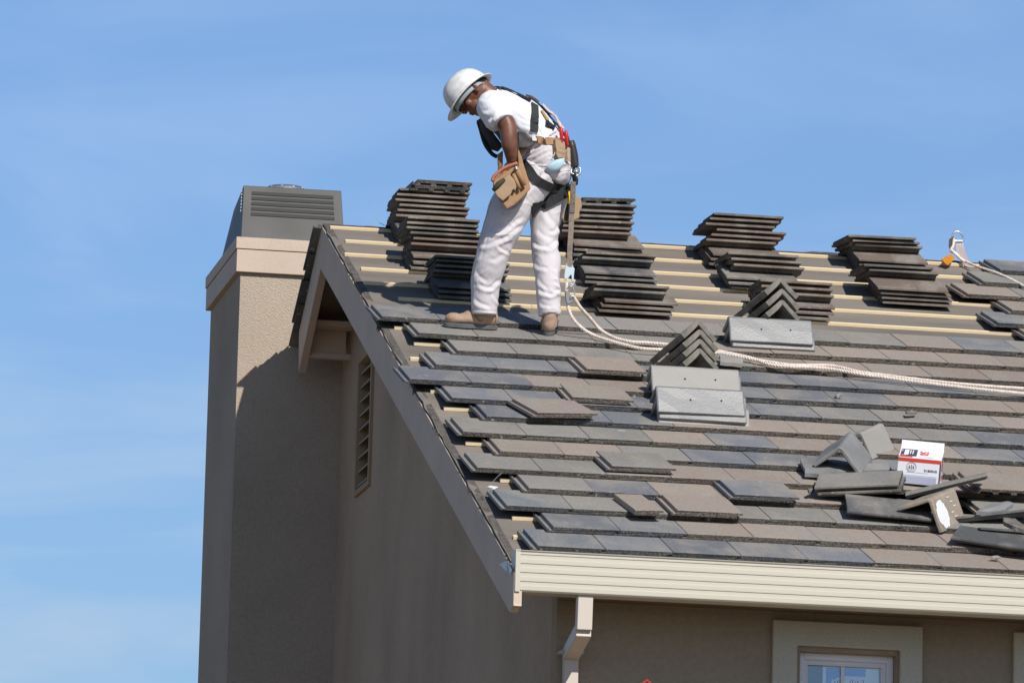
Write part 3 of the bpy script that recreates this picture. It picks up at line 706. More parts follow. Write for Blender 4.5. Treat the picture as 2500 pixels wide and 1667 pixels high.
ob = tile_mesh('concrete_tile', rib_prof()); ob.matrix_world = frame(-Y_, X_, Z_, a-Z_*TT+Y_*.3285); ob.color = (*tcol('d'), 1)
tag(ob, 'dark grey tile turned sideways above the right end of the gutter', 'tile', 'tiles in the scattered pile beside the box')
# caps in the pile
p = RN(*ce(540, 385), .16); q = RN(*ce(685, 190), .16)
cap(p, (q-p)+ND*.0, ND+SD*-.1, 'grey ridge cap standing open end forward left of the box', 'g', L_=.36, arm=.175, group='ridge caps in the scattered pile')
p = RN(*ce(720, 262), .11); q = RN(*ce(905, 178), .12)
cap(p, (q-p), ND+XD*.1-SD*.25, 'tan ridge cap tipped on its side behind the grey one', 't', L_=.25, arm=.155, group='ridge caps in the scattered pile')
p = RN(*ce(1325, 835), .15); q = RN(*ce(1650, 690), .12)
cap(p, (q-p), ND*1.0+XD*.05+SD*-.5, 'brown ridge cap with white paint splashed over its end', 'o', L_=.36, arm=.18, group='ridge caps in the scattered pile')
def shard(pts, n0, th, label, m_='g', name='tile_fragment', wob=.01):
    P = []
    for i, (x, y) in enumerate(pts): P.append(RN(*ce(x, y), n0+wob*random.uniform(-1, 1)))
    cen = sum(P, Vector())/len(P); b = MB(); n = len(P)
    # subdivide the outline and roughen
    Q = []
    for i in range(n):
        for j in range(4):
            v = P[i].lerp(P[(i+1) % n], j/4); Q.append(v+(v-cen).normalized()*random.uniform(-.006, .006))
    n = len(Q); vs = [cen+ND*.004]+Q+[v-ND*th for v in Q]
    b.add(vs, [(0, 1+i, 1+(i+1) % n) for i in range(n)]+[(1+i, 1+n+i, 1+n+(i+1) % n, 1+(i+1) % n) for i in range(n)]+[tuple(1+n+i for i in range(n))[::-1]])
    return tag(b.build(name, capm[m_]), label, 'tile fragment', 'broken pieces of tile')
shard([(195, 490), (340, 480), (520, 560), (760, 530), (940, 530), (990, 590), (700, 600), (500, 615), (400, 636), (240, 620)], .03, .02, 'broken flat cap piece under the grey ridge cap')
shard([(1730, 950), (1840, 890), (2000, 865), (2050, 880), (1980, 935), (1900, 950), (1830, 960)], .05, .02, 'jagged broken cap piece at the right end of the pile')
shard([(1960, 1010), (2060, 1015), (2138, 1070), (2138, 1110), (2040, 1080), (1970, 1050)], .06, .02, 'dark broken lump near the right frame edge', 'd')
shard([(1105, 80), (1150, 76), (1205, 85), (1195, 96), (1120, 94)], .02, .012, 'small chip of tile on an upper course above the box', 'd')
shard([(255, 755), (300, 752), (310, 775), (270, 778)], .03, .015, 'tiny crumb of tile at the left tip of the tipped pair', 'd')
shard([(1830, 1345), (1900, 1338), (1940, 1350), (1910, 1362)], .01, .006, 'thin brown sliver on the lowest course', 't')
c8 = lambda x, y: (1500+x/3.267, 760+y/3.267)
_ce = ce; ce = c8
shard([(1765, 655), (1800, 650), (1820, 660), (1790, 675), (1770, 672)], .012, .012, 'tan chip of tile alone on a grey course', 't')
shard([(840, 330), (1030, 375), (1022, 420), (845, 400)], .03, .02, 'cut strip of tile poking out right of the lower upright caps', 't')
ce = _ce
# white paint on the cap end, part of the cap: thin skin over its surface
pa = [o for o in bpy.data.objects if o.get('label', '').startswith('brown ridge cap with white paint')][0]
b = MB(); arm = .18; hs, hc = math.sin(rad(46)), math.cos(rad(46)); vs = [];
for i in range(28):
    a_ = 2*math.pi*i/28; rr_ = 1+.22*noise.noise(Vector((i*1.7, 0, 0))); u = .098+.074*math.cos(a_)*rr_; v = .078+.075*math.sin(a_)*rr_
    vs.append((u*hs+hc*.003, max(.003, v), -u*hc+hs*.003))
b.add([(.105*hs+hc*.004, .07, -.105*hc+hs*.004)]+vs, [(0, 1+i, 1+(i+1) % 28) for i in range(28)])
for k in range(5):
    u = .03+.026*k; v0 = .20+.025*(k % 3); w = .0028
    b.add([((u-w)*hs+hc*.003, v0, -(u-w)*hc+hs*.003), ((u+w)*hs+hc*.003, v0, -(u+w)*hc+hs*.003), ((u+w)*hs+hc*.003, v0+.03+.008*(k % 3), -(u+w)*hc+hs*.003), (u*hs+hc*.003, v0+.04, -u*hc+hs*.003)], [(0, 1, 2, 3)])
ps = b.build('paint_splash', mat('white_paint', (.8, .8, .78), .6, bump=(60, .004)), pa); ps.location = (0, 0, 0)
for o in [o for o in bpy.data.objects if o.get('label', '').endswith('two nail holes') or 'on top of the upper nest' in o.get('label', '') or 'on top of the rear nest' in o.get('label', '')]:
    b = MB(); h_ = rad(46)
    for v, u in ((.18, .085), (.345, .08)):
        cen = Vector((math.sin(h_)*u+math.cos(h_)*.0015, v, -math.cos(h_)*u+math.sin(h_)*.0015)); t1 = Vector((math.sin(h_), 0, -math.cos(h_))); t2 = Vector((0, 1, 0))
        b.add([cen]+[cen+(t1*math.cos(a_)+t2*math.sin(a_))*.0055 for a_ in [2*math.pi*i/10 for i in range(10)]], [(0, 1+i, 1+(i+1) % 10) for i in range(10)])
    q = b.build('nail_hole', MT['dark'], o); q.location = (0, 0, 0)

# ------------------------------------------------------------------ white carton with red print
bx_e = None
def carton():
    BW, BD, BHt = .222, .165, .125
    a = RN(2201, 1163+22, .03); 
    # local axes of the carton: nearly level, turned a little
    tl = pl(2193.8, 1115.5, 1, 1.37); X_ = Vector((.956, -.292, -.087)).normalized()
    Y_ = Vector((.30, .93, .17)); Y_ = (Y_-X_*Y_.dot(X_)).normalized(); Z_ = X_.cross(Y_)
    wdt = .2187
    base = tl-Z_*BHt
    e = empty('carton', base, 'small white cardboard box with red band and black print, flap open', 'box')
    def P(x, y, z): return base+X_*x+Y_*y+Z_*z
    wm = mat('card_white', (.80, .80, .83), .6); b = MB()
    def panel(o, u, v, th): b.obox(o, u, v, th)
    b.obox(P(0, 0, 0), X_*wdt, Z_*BHt, Y_*.003); b.obox(P(0, BD, 0), X_*wdt, Z_*BHt, Y_*.003); b.obox(P(0, .003, 0), X_*.003, Z_*BHt, Y_*(BD-.003)); b.obox(P(wdt-.003, .003, 0), X_*.003, Z_*BHt, Y_*(BD-.003)); b.obox(P(0, 0, -.003), X_*wdt, Y_*BD, Z_*.003)
    b.build('body', wm, e)
    # printed front half of the lid, closed and slightly raised towards the back
    b = MB(); up = (Y_*.90+Z_*.28).normalized(); o = P(0, -.001, BHt+.001); ll = .155
    b.obox(o, X_*wdt, up*ll, Z_*.003); b.build('lid', wm, e)
    nrm = X_.cross(up).normalized()
    b = MB(); o2 = o+up*ll; up2 = (Y_*.42+Z_*.9).normalized(); b.obox(o2, X_*wdt*.99, up2*.042, X_.cross(up2)*.003); b.build('flap', wm, e)
    red = mat('print_red', (.66, .06, .03), .5); blk = mat('print_black', (.06, .065, .08), .5); gry = mat('print_grey', (.22, .22, .25), .6); tan = mat('print_ink_pale', (.42, .44, .55), .6)
    def strip(rects, m_, name, org, U, V, nn):
        b = MB()
        for (x0, y0, x1, y1) in rects: b.obox(org+U*x0+V*y0+nn*.0006, U*(x1-x0), V*(y1-y0), nn*.0006)
        return b.build(name, m_, e)
    fr = P(0, 0, 0); fnn = -Y_
    strip([(0, BHt-.017, wdt, BHt)], red, 'red_band', fr, X_, Z_, fnn)
    strip([(wdt-.007, .0, wdt, BHt-.018)], blk, 'corner_print', fr, X_, Z_, fnn)
    strip([(.045, .055, .155, .0565), (.0, .040, .2, .0415)], tan, 'print_line', fr, X_, Z_, fnn)
    strip([(.0, .0, .2, .036)], tan, 'lower_print', fr, X_, Z_, fnn)
    b = MB()
    for r_ in (.026, .0225):
        n_ = 36
        for i in range(n_):
            a0, a1 = 2*math.pi*i/n_, 2*math.pi*(i+1)/n_; cxx, czz = .069, BHt-.044
            q = [fr+X_*(cxx+rr_*math.cos(t_))+Z_*(czz+rr_*math.sin(t_))+fnn*.0009 for rr_, t_ in ((r_, a0), (r_, a1), (r_-.0014, a1), (r_-.0014, a0))]
            b.add(q, [(0, 1, 2, 3)])
    b.build('round_emblem', gry, e)
    strip([(.052, BHt-.047, .086, BHt-.045), (.067, BHt-.06, .071, BHt-.03), (.056, BHt-.055, .062, BHt-.035), (.076, BHt-.055, .082, BHt-.035)], gry, 'emblem_bars', fr, X_, Z_, fnn)
    def text(s, size, org, U, V, nn, m_, name, sx=1):
        cu = bpy.data.curves.new(name, 'FONT'); cu.body = s; cu.size = size; cu.extrude = .0003; cu.offset = size*.02
        t = bpy.data.objects.new(name, cu); COL.objects.link(t); bpy.context.view_layer.update()
        me = bpy.data.meshes.new_from_object(t.evaluated_get(bpy.context.evaluated_depsgraph_get())); bpy.data.objects.remove(t)
        mt = Matrix((U*sx, V, nn)).transposed().to_4x4(); mt.translation = org+nn*.001; me.transform(mt)
        me.materials.clear(); return link(name, me, m_, e)
    text('R180RHS', .017, fr+X_*.134+Z_*(BHt-.062), X_, Z_, fnn, blk, 'code_text', 1)
    # lid print: black panel, white bars, big red 50 turned sideways
    strip([(.006, .022, .088, .128)], blk, 'black_panel', o+Z_*.003, X_, up, nrm)
    b = MB()
    for (x0, y0, x1, y1) in ((.024, .034, .046, .112), (.052, .050, .057, .11), (.064, .05, .069, .11), (.010, .086, .014, .112), (.012, .026, .034, .030)): b.obox(o+Z_*.0042+X_*x0+up*y0+nrm*.001, X_*(x1-x0), up*(y1-y0), nrm*.0006)
    b.build('white_print', wm, e)
    strip([(.002, .002, .07, .018)], red, 'red_corner', o+Z_*.003, X_, up, nrm)
    text('50', .062, o+Z_*.0035+X_*.150+up*.105, -up, X_*-1 if False else X_, nrm, red, 'large_number', 1) if False else text('50', .062, o+Z_*.0035+X_*.104+up*.108, -up, X_, nrm, red, 'large_number', 1)
    strip([(.1, .016, .18, .018), (.13, .024, .17, .026)], tan, 'small_print', o+Z_*.003, X_, up, nrm)
    # side face print
    sd = P(wdt, 0, 0)
    strip([(.03, .03, .05, .13), (.08, .02, .13, .05)], red, 'side_print', sd, Y_, Z_, X_)
    strip([(.07, .07, .14, .13)], gry, 'side_print', sd, Y_, Z_, X_)
carton()

# ------------------------------------------------------------------ poster behind the window
b = MB(); yp = .458
b.box((.062, yp, -.95), (.350, yp+.003, -.450)); po = tag(b.build('poster', MT['white']), 'blue and white paper sign taped inside the window', 'poster')
b = MB(); b.box((.078, yp-.002, -.50), (.275, yp-.0005, -.463)); b.box((.078, yp-.002, -.60), (.105, yp-.0005, -.50)); b.box((.105, yp-.002, -.52), (.165, yp-.0005, -.50)); b.build('blue_print', MT['blue'], po)
b = MB(); vs = [(.165+.052*math.cos(a), yp-.003, -.545+.042*math.sin(a)) for a in [2*math.pi*i/28 for i in range(28)]]; b.add([(.165, yp-.003, -.545)]+vs, [(0, 1+i, 1+(i+1) % 28) for i in range(28)]); b.build('white_oval', MT['white'], po)
b = MB()
for i, x in enumerate([.12, .133, .146, .158, .196, .208, .222, .235, .262]): b.box((x, yp-.005, -.56), (x+.004, yp-.004, -.528+.006*(i % 3)))
b.build('lettering', MT['redink'], po)
# red pole end below the gutter
b = MB(); px = pl(1580, 1662, 1, -.3)
b.tube([px+Vector((-.026, 0, -.06)), px+Vector((-.022, 0, -.012)), px+Vector((-.002, 0, .004)), px+Vector((.022, 0, -.014)), px+Vector((.034, 0, -.06))], .007, 8)
b.tube([px+Vector((.004, 0, -.03)), px+Vector((.006, 0, -4.7))], .012, 10); b.box(px+Vector((-.028, -.008, -.072)), px+Vector((.036, .008, -.056)))
tag(b.build('pole', mat('red_plastic', (.45, .05, .03), .4), smooth=False), 'tip of a red looped pole standing below the gutter', 'pole')

# ------------------------------------------------------------------ worker
def ell(b, cen, A, B_, C_, seg=20, rings=12):
    vs = []; 
    for i in range(rings+1):
        t = math.pi*i/rings
        for q in range(seg):
            a = 2*math.pi*q/seg; vs.append(cen+A*(math.sin(t)*math.cos(a))+B_*(math.sin(t)*math.sin(a))+C_*math.cos(t))
    fs = [(i*seg+q, i*seg+(q+1) % seg, (i+1)*seg+(q+1) % seg, (i+1)*seg+q) for i in range(rings) for q in range(seg)]
    b.add(vs, fs)
def etube(b, pts, radii, side, seg=24, k=5):
    """elliptical tube: radii = (a along side, b across)"""
    n0 = len(pts); P = densify(pts, k)
    def rr(i):
        t = i/k; j = min(int(t), n0-2); f = t-j; f = f*f*(3-2*f); return [radii[j][q]*(1-f)+radii[j+1][q]*f for q in (0, 1)]
    vs = []; n = len(P)
    for i, p in enumerate(P):
        t = (P[min(i+1, n-1)]-P[max(i-1, 0)]).normalized(); s_ = (side-t*side.dot(t)).normalized(); w = t.cross(s_); a_, b_ = rr(i)
        vs += [p+s_*(a_*math.cos(u))+w*(b_*math.sin(u)) for u in [2*math.pi*q/seg for q in range(seg)]]
    fs = [(i*seg+q, i*seg+(q+1) % seg, (i+1)*seg+(q+1) % seg, (i+1)*seg+q) for i in range(n-1) for q in range(seg)]
    fs += [tuple(range(seg))[::-1], tuple(range((n-1)*seg, n*seg))]
    b.add(vs, fs)
def fuse(b, name, m_, parent, voxel=.006, smooth=6, disp=None):
    me = bpy.data.meshes.new(name); me.from_pydata(b.v, [], b.f)
    bm = bmesh.new(); bm.from_mesh(me); bmesh.ops.remove_doubles(bm, verts=bm.verts, dist=1e-6); bmesh.ops.recalc_face_normals(bm, faces=bm.faces); bm.to_mesh(me); bm.free()
    o = bpy.data.objects.new(name, me); COL.objects.link(o)
    r = o.modifiers.new('r', 'REMESH'); r.mode = 'VOXEL'; r.voxel_size = voxel
    if smooth: s_ = o.modifiers.new('s', 'SMOOTH'); s_.factor = .5; s_.iterations = smooth
    bpy.context.view_layer.update()
    me2 = bpy.data.meshes.new_from_object(o.evaluated_get(bpy.context.evaluated_depsgraph_get())); bpy.data.objects.remove(o)
    me2.name = name
    if disp:
        ns = [v.normal.copy() for v in me2.vertices]
        for v, n in zip(me2.vertices, ns): v.co += n*disp(v.co)
    for p in me2.polygons: p.use_smooth = True
    me2.materials.clear()
    return link(name, me2, m_, parent)
skin = mat('skin', (.195, .082, .050), .44, bump=(150, .0008), var=(25, .25), spec=.45)
shirtm = mat('shirt_cotton', (.80, .80, .84), .9, bump=(600, .0003), var=(10, .05), spec=.1)
pantm = mat('trouser_canvas', (.66, .62, .63), .9, bump=(600, .0003), var=(7, .25, (.55, .51, .52)), spec=.1)
leather = mat('tan_leather', (.40, .235, .12), .65, bump=(120, .0015), var=(14, .5, (.30, .17, .085)), spec=.3)
leather2 = mat('suede', (.42, .29, .18), .85, bump=(140, .0015), var=(10, .5, (.30, .22, .14)), spec=.15)
bootm = mat('boot_leather', (.44, .32, .235), .75, bump=(160, .0012), var=(22, .6, (.33, .20, .13)), spec=.2)
solem = mat('boot_sole', (.13, .135, .14), .8, var=(20, .2))
strapm = mat('black_webbing', (.022, .024, .024), .75, bump=(200, .001), var=(30, .3), spec=.3)
webm = mat('lanyard_webbing', (.27, .22, .175), .85, bump=(160, .001), var=(40, .35), spec=.1)
plast = mat('black_plastic', (.03, .028, .028), .4, var=(20, .4, (.09, .06, .045)), spec=.4)
redp = mat('red_grip', (.62, .02, .02), .35)
person = empty('person', RN(1280, 815, -.02), 'roofer in white hard hat, white shirt and trousers bending forward with hand in pouch', 'person')
SIDE = Vector((-.35, -.94, 0)).normalized(); YAX = Vector((0, -1, 0))
# head frame
Fh = Vector((-.57, .10, -.82)).normalized(); Uh = Vector((-.80, .18, .57)); Uh = (Uh-Fh*Uh.dot(Fh)).normalized(); Sh = Uh.cross(Fh).normalized()
if Sh.y > 0: Sh = -Sh
H = M(*c1(425, 352), -.03); k_ = 1.08
def hp(f, u, s): return H+(Fh*f+Uh*u+Sh*s)*k_
b = MB()
ell(b, hp(.0, .006, 0), Fh*.090*k_, Sh*.074*k_, Uh*.090*k_)
ell(b, hp(.045, -.045, 0), Fh*.05*k_, Sh*.056*k_, Uh*.07*k_)
ell(b, hp(.062, -.088, 0), Fh*.028*k_, Sh*.03*k_, Uh*.026*k_, 14, 8)       # chin
ell(b, hp(.020, -.07, .0), Fh*.06*k_, Sh*.06*k_, Uh*.03*k_, 14, 8)       # jaw
etube(b, [hp(.092, .012, 0), hp(.104, -.012, 0), hp(.116, -.034, 0)], [(.009, .008), (.012, .011), (.017, .012)], Sh, 12, 4)
ell(b, hp(.106, -.036, .012), Fh*.011, Sh*.011, Uh*.009, 10, 6); ell(b, hp(.106, -.036, -.012), Fh*.011, Sh*.011, Uh*.009, 10, 6)
ell(b, hp(.094, -.058, 0), Fh*.013*k_, Sh*.024*k_, Uh*.007*k_, 12, 6); ell(b, hp(.09, -.071, 0), Fh*.013*k_, Sh*.021*k_, Uh*.008*k_, 12, 6)
ell(b, hp(.084, .026, .03), Fh*.014*k_, Sh*.03*k_, Uh*.009*k_, 12, 6); ell(b, hp(.084, .026, -.03), Fh*.014*k_, Sh*.03*k_, Uh*.009*k_, 12, 6)
ell(b, hp(.066, -.025, .045), Fh*.02*k_, Sh*.016*k_, Uh*.02*k_, 12, 6)
for sg in (1, -1):
    ell(b, hp(-.008, -.012, .079*sg), (Fh*.016+Uh*.004)*k_, Sh*.009*k_, Uh*.03*k_, 12, 8); ell(b, hp(-.017, -.002, .086*sg), Fh*.009*k_, Sh*.008*k_, Uh*.022*k_, 10, 6)
# neck, torso, arms, legs
etube(b, [hp(-.035, -.02, 0), hp(-.03, -.09, 0), M(1196, 246, 0)], [(.058, .06), (.056, .058), (.07, .06)], Sh)
etube(b, [M(1194, 243), M(1212, 258), M(1235, 277), M(1272, 305), M(1312, 342), M(1332, 388), M(1338, 425)], [(.07, .05), (.15, .08), (.17, .10), (.16, .11), (.135, .10), (.15, .11), (.13, .1)], SIDE)
arm_l = [M(1203, 262, -.17), M(1222, 284, -.205), M(*c1(735, 645), -.225), M(*c1(755, 750), -.235), M(*c1(760, 830), -.235), M(*c1(775, 915), -.22), M(*c1(782, 985), -.205)]
etube(b, arm_l, [(.055, .055), (.054, .052), (.052, .0500), (.05, .047), (.047, .0445), (.038, .036), (.027, .029)], YAX)
arm_r = [M(1222, 262, .17), M(1238, 300, .21), M(1258, 335, .22), M(1266, 352, .2), M(1262, 385, .14)]
etube(b, arm_r, [(.055, .055), (.05, .05), (.045, .045), (.042, .042), (.027, .03)], YAX)
def hand(b, w, d, out, th):
    """w wrist, d direction of the fingers, out = across the palm towards the thumb"""
    d = d.normalized(); out = (out-d*out.dot(d)).normalized(); nrm = d.cross(out)
    etube(b, [w, w+d*.03, w+d*.09], [(.026, .016), (.038, .017), (.038, .013)], out, 14, 3)
    for i, ln in enumerate((.072, .08, .074, .058)):
        o = w+d*.085+out*(.03-.02*i)
        etube(b, [o, o+d*ln*.45+nrm*.006, o+d*ln*.72+nrm*.022, o+d*ln*.85+nrm*.04], [(.0095, .0095), (.009, .009), (.0085, .0085), (.007, .007)], out, 10, 3)
    o = w+d*.03+out*.03
    etube(b, [o, o+d*.03+out*.022+nrm*.006, o+d*.06+out*.026+nrm*.02], [(.012, .012), (.011, .011), (.008, .008)], out, 10, 3)
hand(b, arm_l[-1], (M(1250, 420, -.2)-arm_l[-1]), Vector((-1, 0, .0)), 1)
hand(b, arm_r[-1], (M(1256, 420, .12)-arm_r[-1]), Vector((-1, 0, 0)), 1)
LL = [M(1312, 425, -.05), M(1252, 500, -.06), M(1228, 551, -.06), M(1210.6, 596, -.055), M(1196.7, 644, -.03), M(1186, 684.5, 0), M(1184, 724.7, .01), M(1182, 768, .02)]
LR = [M(1345, 425, .08), M(1342, 480, .08), M(1333, 524, .07), M(1330.7, 564, .05), M(1330.7, 604, .03), M(1336, 644, 0), M(1337.4, 684.5, -.02), M(1339, 724.7, -.03), M(1341, 770, -.035)]
etube(b, LL, [(.08, .08), (.08, .08), (.075, .075), (.06, .06), (.055, .055), (.055, .055), (.045, .045), (.032, .032)], YAX)
etube(b, LR, [(.08, .08), (.08, .08), (.075, .075), (.07, .07), (.055, .055), (.055, .055), (.05, .05), (.042, .042), (.036, .036)], YAX)
fuse(b, 'body', skin, person, .0045, 4)
for sg in (1, -1):
    b = MB(); ell(b, hp(.083, .004, .031*sg), Fh*.012, Sh*.012, Uh*.012, 12, 8); b.build('eye', mat('eye', (.25, .22, .2), .3), person, smooth=True)
b = MB(); ell(b, hp(-.016, .012, 0), Fh*.086*k_, Sh*.077*k_, Uh*.066*k_)
hair = fuse(b, 'hair', mat('hair', (.012, .01, .009), .8, bump=(200, .003)), person, .005, 1)
# shirt
def fold(co, A, sc, st):
    q = Vector((co.x*st[0], co.y*st[1], co.z*st[2]))*sc
    a = noise.noise(q); r = 1-abs(noise.noise(q*1.6+Vector((7, 3, 1)))*2.2)
    return A*(a*.8+r*.6-.3)
b = MB()
etube(b, [M(1186, 238), M(1196, 245), M(1214, 258), M(1237, 277), M(1272, 304), M(1308, 338), M(1320, 352)], [(.062, .06), (.10, .08), (.19, .108), (.205, .127), (.195, .143), (.175, .130), (.172, .128)], SIDE, 32)
etube(b, [M(1200, 258, -.12), M(1202, 264, -.17), M(1211, 281, -.20), M(*c1(682, 640), -.222)], [(.09, .08), (.088, .088), (.085, .082), (.078, .074)], YAX)
etube(b, [M(1218, 258, .12), M(1222, 266, .17), M(1236, 296, .2)], [(.085, .08), (.08, .085), (.075, .072)], YAX)
def proj(co):
    d = co-CAM; z = d.dot(fw); return 1250+CF*d.dot(RT)/z, 833.5-CF*d.dot(UP)/z
def creases(me, lines):
    """press directional folds into the cloth: (x0, y0, x1, y1, half width px, height m); a ridge with a sharp valley under it"""
    me.update(); ns = [v.normal.copy() for v in me.vertices]
    for v, n in zip(me.vertices, ns):
        if n.y > .35: continue
        px, py = proj(v.co); d_ = 0
        for x0, y0, x1, y1, w, h in lines:
            w *= 1.05; h *= .75
            dx, dy = x1-x0, y1-y0; l2 = dx*dx+dy*dy; t = ((px-x0)*dx+(py-y0)*dy)/l2
            if t < -.15 or t > 1.15: continue
            dist = ((px-x0)*dy-(py-y0)*dx)/math.sqrt(l2)+w*.35*math.sin(t*5)
            if abs(dist) > 3*w: continue
            f = max(0, min(1, (t+.15)/.3))*max(0, min(1, (1.15-t)/.3))
            u = dist/w; d_ += h*f*(math.exp(-u*u)-.8*math.exp(-((u-1.5)/.7)**2))
        v.co += n*d_*min(1, 1.2*max(0, -n.y)+.5)
    bm = bmesh.new(); bm.from_mesh(me)
    for _ in range(1): bmesh.ops.smooth_vert(bm, verts=bm.verts, factor=.5, use_axis_x=True, use_axis_y=True, use_axis_z=True)
    bm.to_mesh(me); bm.free(); me.update()
def CL(fn, rows): return [(*fn(a, b), *fn(c, d), w, h) for a, b, c, d, w, h in rows]
def wrinkle(co, A, f, tilt):
    """sharp slanted drag lines, stronger in some places than others"""
    m_ = max(0, noise.noise(co*5+Vector((9, 2, 4)))+.18)*1.6
    q = Vector(((co.x+co.z*tilt)*f*.35, co.y*f*.35, (co.z-co.x*tilt)*f))+Vector((0, 0, 1))*noise.noise(co*7)*1.3
    r = (1-abs(noise.noise(q)))**5
    q2 = Vector(((co.x-co.z*tilt)*f*.5, co.y*f*.5, (co.z+co.x*tilt)*f*1.5))
    r2 = (1-abs(noise.noise(q2)))**6
    return A*m_*(r+.45*r2-.5)
def sfold(co): return fold(co, .003, 6, (1.4, .7, .7))+wrinkle(co, .015, 16, -.9)
shirt = fuse(b, 'shirt', shirtm, person, .0045, 5, sfold)
creases(shirt.data, CL(c1, [(470, 400, 600, 350, 6, .006), (500, 450, 640, 400, 7, .007), (530, 560, 660, 520, 6, .007), (560, 640, 700, 560, 6, .008), (600, 680, 640, 600, 5, .006), (690, 330, 740, 470, 6, .006), (760, 380, 900, 520, 9, .007), (790, 480, 900, 620, 8, .007), (800, 580, 930, 680, 7, .007), (820, 640, 940, 720, 6, .006), (700, 560, 760, 480, 6, .006)]))
# trousers
b = MB()
etube(b, [M(1312, 336), M(1322, 355), M(1333, 388), M(1338, 425), M(1335, 446)], [(.16, .122), (.168, .13), (.18, .136), (.17, .13), (.14, .10)], SIDE, 32)
etube(b, LL, [(.12, .115), (.118, .12), (.105, .109), (.096, .095), (.090, .089), (.085, .083), (.080, .078), (.074, .070)], YAX)
etube(b, LR, [(.115, .105), (.11, .1), (.10, .089), (.092, .081), (.086, .077), (.082, .077), (.075, .067), (.072, .067), (.066, .060)], YAX)
def pfold(co):
    return fold(co, .0040, 4.2, (1.0, .8, 1.0))+wrinkle(co, .010, 13, .6)
pantm_ = 0
trou = fuse(b, 'trousers', pantm, person, .0045, 5, pfold)
creases(trou.data, CL(c2, [(690, 540, 885, 415, 6, .011), (680, 610, 870, 490, 6, .011), (700, 380, 900, 260, 9, .007), (500, 660, 690, 625, 6, .008), (640, 650, 740, 730, 5, .008), (540, 470, 660, 560, 6, .006),
    (560, 1060, 680, 980, 5, .010), (470, 1010, 600, 1065, 6, .008), (430, 1150, 560, 1230, 6, .008), (600, 1090, 660, 1190, 5, .007), (430, 900, 520, 1000, 7, .006), (600, 800, 720, 760, 7, .006), (620, 330, 470, 780, 3, .003),
    (1060, 340, 1180, 520, 8, .009), (1140, 540, 1230, 500, 6, .009), (970, 640, 1110, 690, 6, .010), (1100, 690, 1215, 620, 6, .010), (1000, 520, 1120, 620, 7, .006), (980, 830, 1090, 880, 6, .007), (1170, 640, 1235, 760, 5, .007),
    (1020, 1060, 1120, 1110, 6, .010), (1110, 1110, 1220, 1070, 5, .010), (1190, 860, 1215, 1080, 5, .007), (1030, 1180, 1120, 1220, 5, .005), (1000, 950, 1080, 1060, 6, .006),
    (430, 1232, 640, 1256, 2.5, .004), (1030, 1262, 1215, 1266, 2.5, .004)])
    +CL(c1, [(880, 930, 1130, 850, 5, .009), (885, 975, 1120, 890, 5, .009), (920, 1020, 1130, 930, 5, .008), (860, 1010, 980, 950, 5, .007), (940, 1020, 1110, 1030, 2.5, .004), (1050, 1160, 1200, 1040, 7, .008), (1200, 1180, 1300, 1080, 7, .008), (1150, 1100, 1250, 1160, 7, .006), (1230, 1000, 1310, 1010, 3, .004), (900, 1290, 1010, 1230, 7, .006)]))
# boots
def boot(heel, fwd, up, nm):
    side = fwd.cross(up).normalized()
    def P(f, s, u): return heel+fwd*f+side*s+up*u
    e = MB()
    etube(e, [P(.015, 0, .055), P(.08, 0, .06), P(.16, 0, .052), P(.225, 0, .045), P(.268, 0, .042)], [(.036, .036), (.04, .05), (.045, .034), (.047, .028), (.036, .020)], side, 18, 4)
    ell(e, P(.238, 0, .047), fwd*.050, side*.047, up*.034, 16, 8)
    etube(e, [P(.10, 0, .06), P(.145, 0, .075), P(.19, 0, .058)], [(.034, .03), (.036, .026), (.034, .022)], side, 14, 3)
    ell(e, P(.03, 0, .06), fwd*.04, side*.037, up*.045, 16, 8)
    etube(e, [P(.047, 0, .05), P(.055, 0, .10), P(.062, 0, .135)], [(.044, .056), (.043, .055), (.042, .05)], side, 18, 4)
    o = fuse(e, 'boot', bootm, person, .004, 3, lambda co: .0018*noise.noise(co*38))
    s = MB(); n = 26; ring = []
    for i in range(n):
        a = 2*math.pi*i/n; f = .142+.150*math.cos(a); w = (.050 if math.cos(a) > 0 else .042)*abs(math.sin(a))**.75*math.copysign(1, math.sin(a)) if abs(math.sin(a)) > 1e-6 else 0
        if .08 < f < .15: w *= .86
        ring.append((f, w))
    s.prism([P(f, w, 0) for f, w in ring], up*.025); s.build('sole', solem, o, bevel=.004)
    s = MB()
    for i in range(4): s.tube([P(.105+.02*i, -.026, .088-.008*i), P(.108+.02*i, 0, .101-.010*i), P(.105+.02*i, .026, .088-.008*i)], .003, 6)
    s.tube([P(.11, .0, .1), P(.13, -.045, .075), P(.10, -.05, .045), P(.085, -.046, .05)], .0028, 6)
    s.tube([P(.012, -.036, .03), P(.010, -.034, .07), P(.020, -.038, .11)], .0022, 6); s.tube([P(.205, -.047, .035), P(.2, -.03, .068), P(.2, 0, .076), P(.2, .03, .068)], .002, 6)
    s.build('lace', mat('lace', (.16, .10, .06), .9), o)
    return o
n12 = slope_n*(4.42-12*G)
boot(RN(1211, 805, n12), (-XD+SD*.02).normalized(), (ND*.6+Vector((0, 0, 1))*.4).normalized(), 'l')
x_, s_ = roof(1338, 822, n12+.0)
boot(RN(1337, 822, n12+.004), (SD*.96-XD*.0+XD*.22).normalized(), ND, 'r')
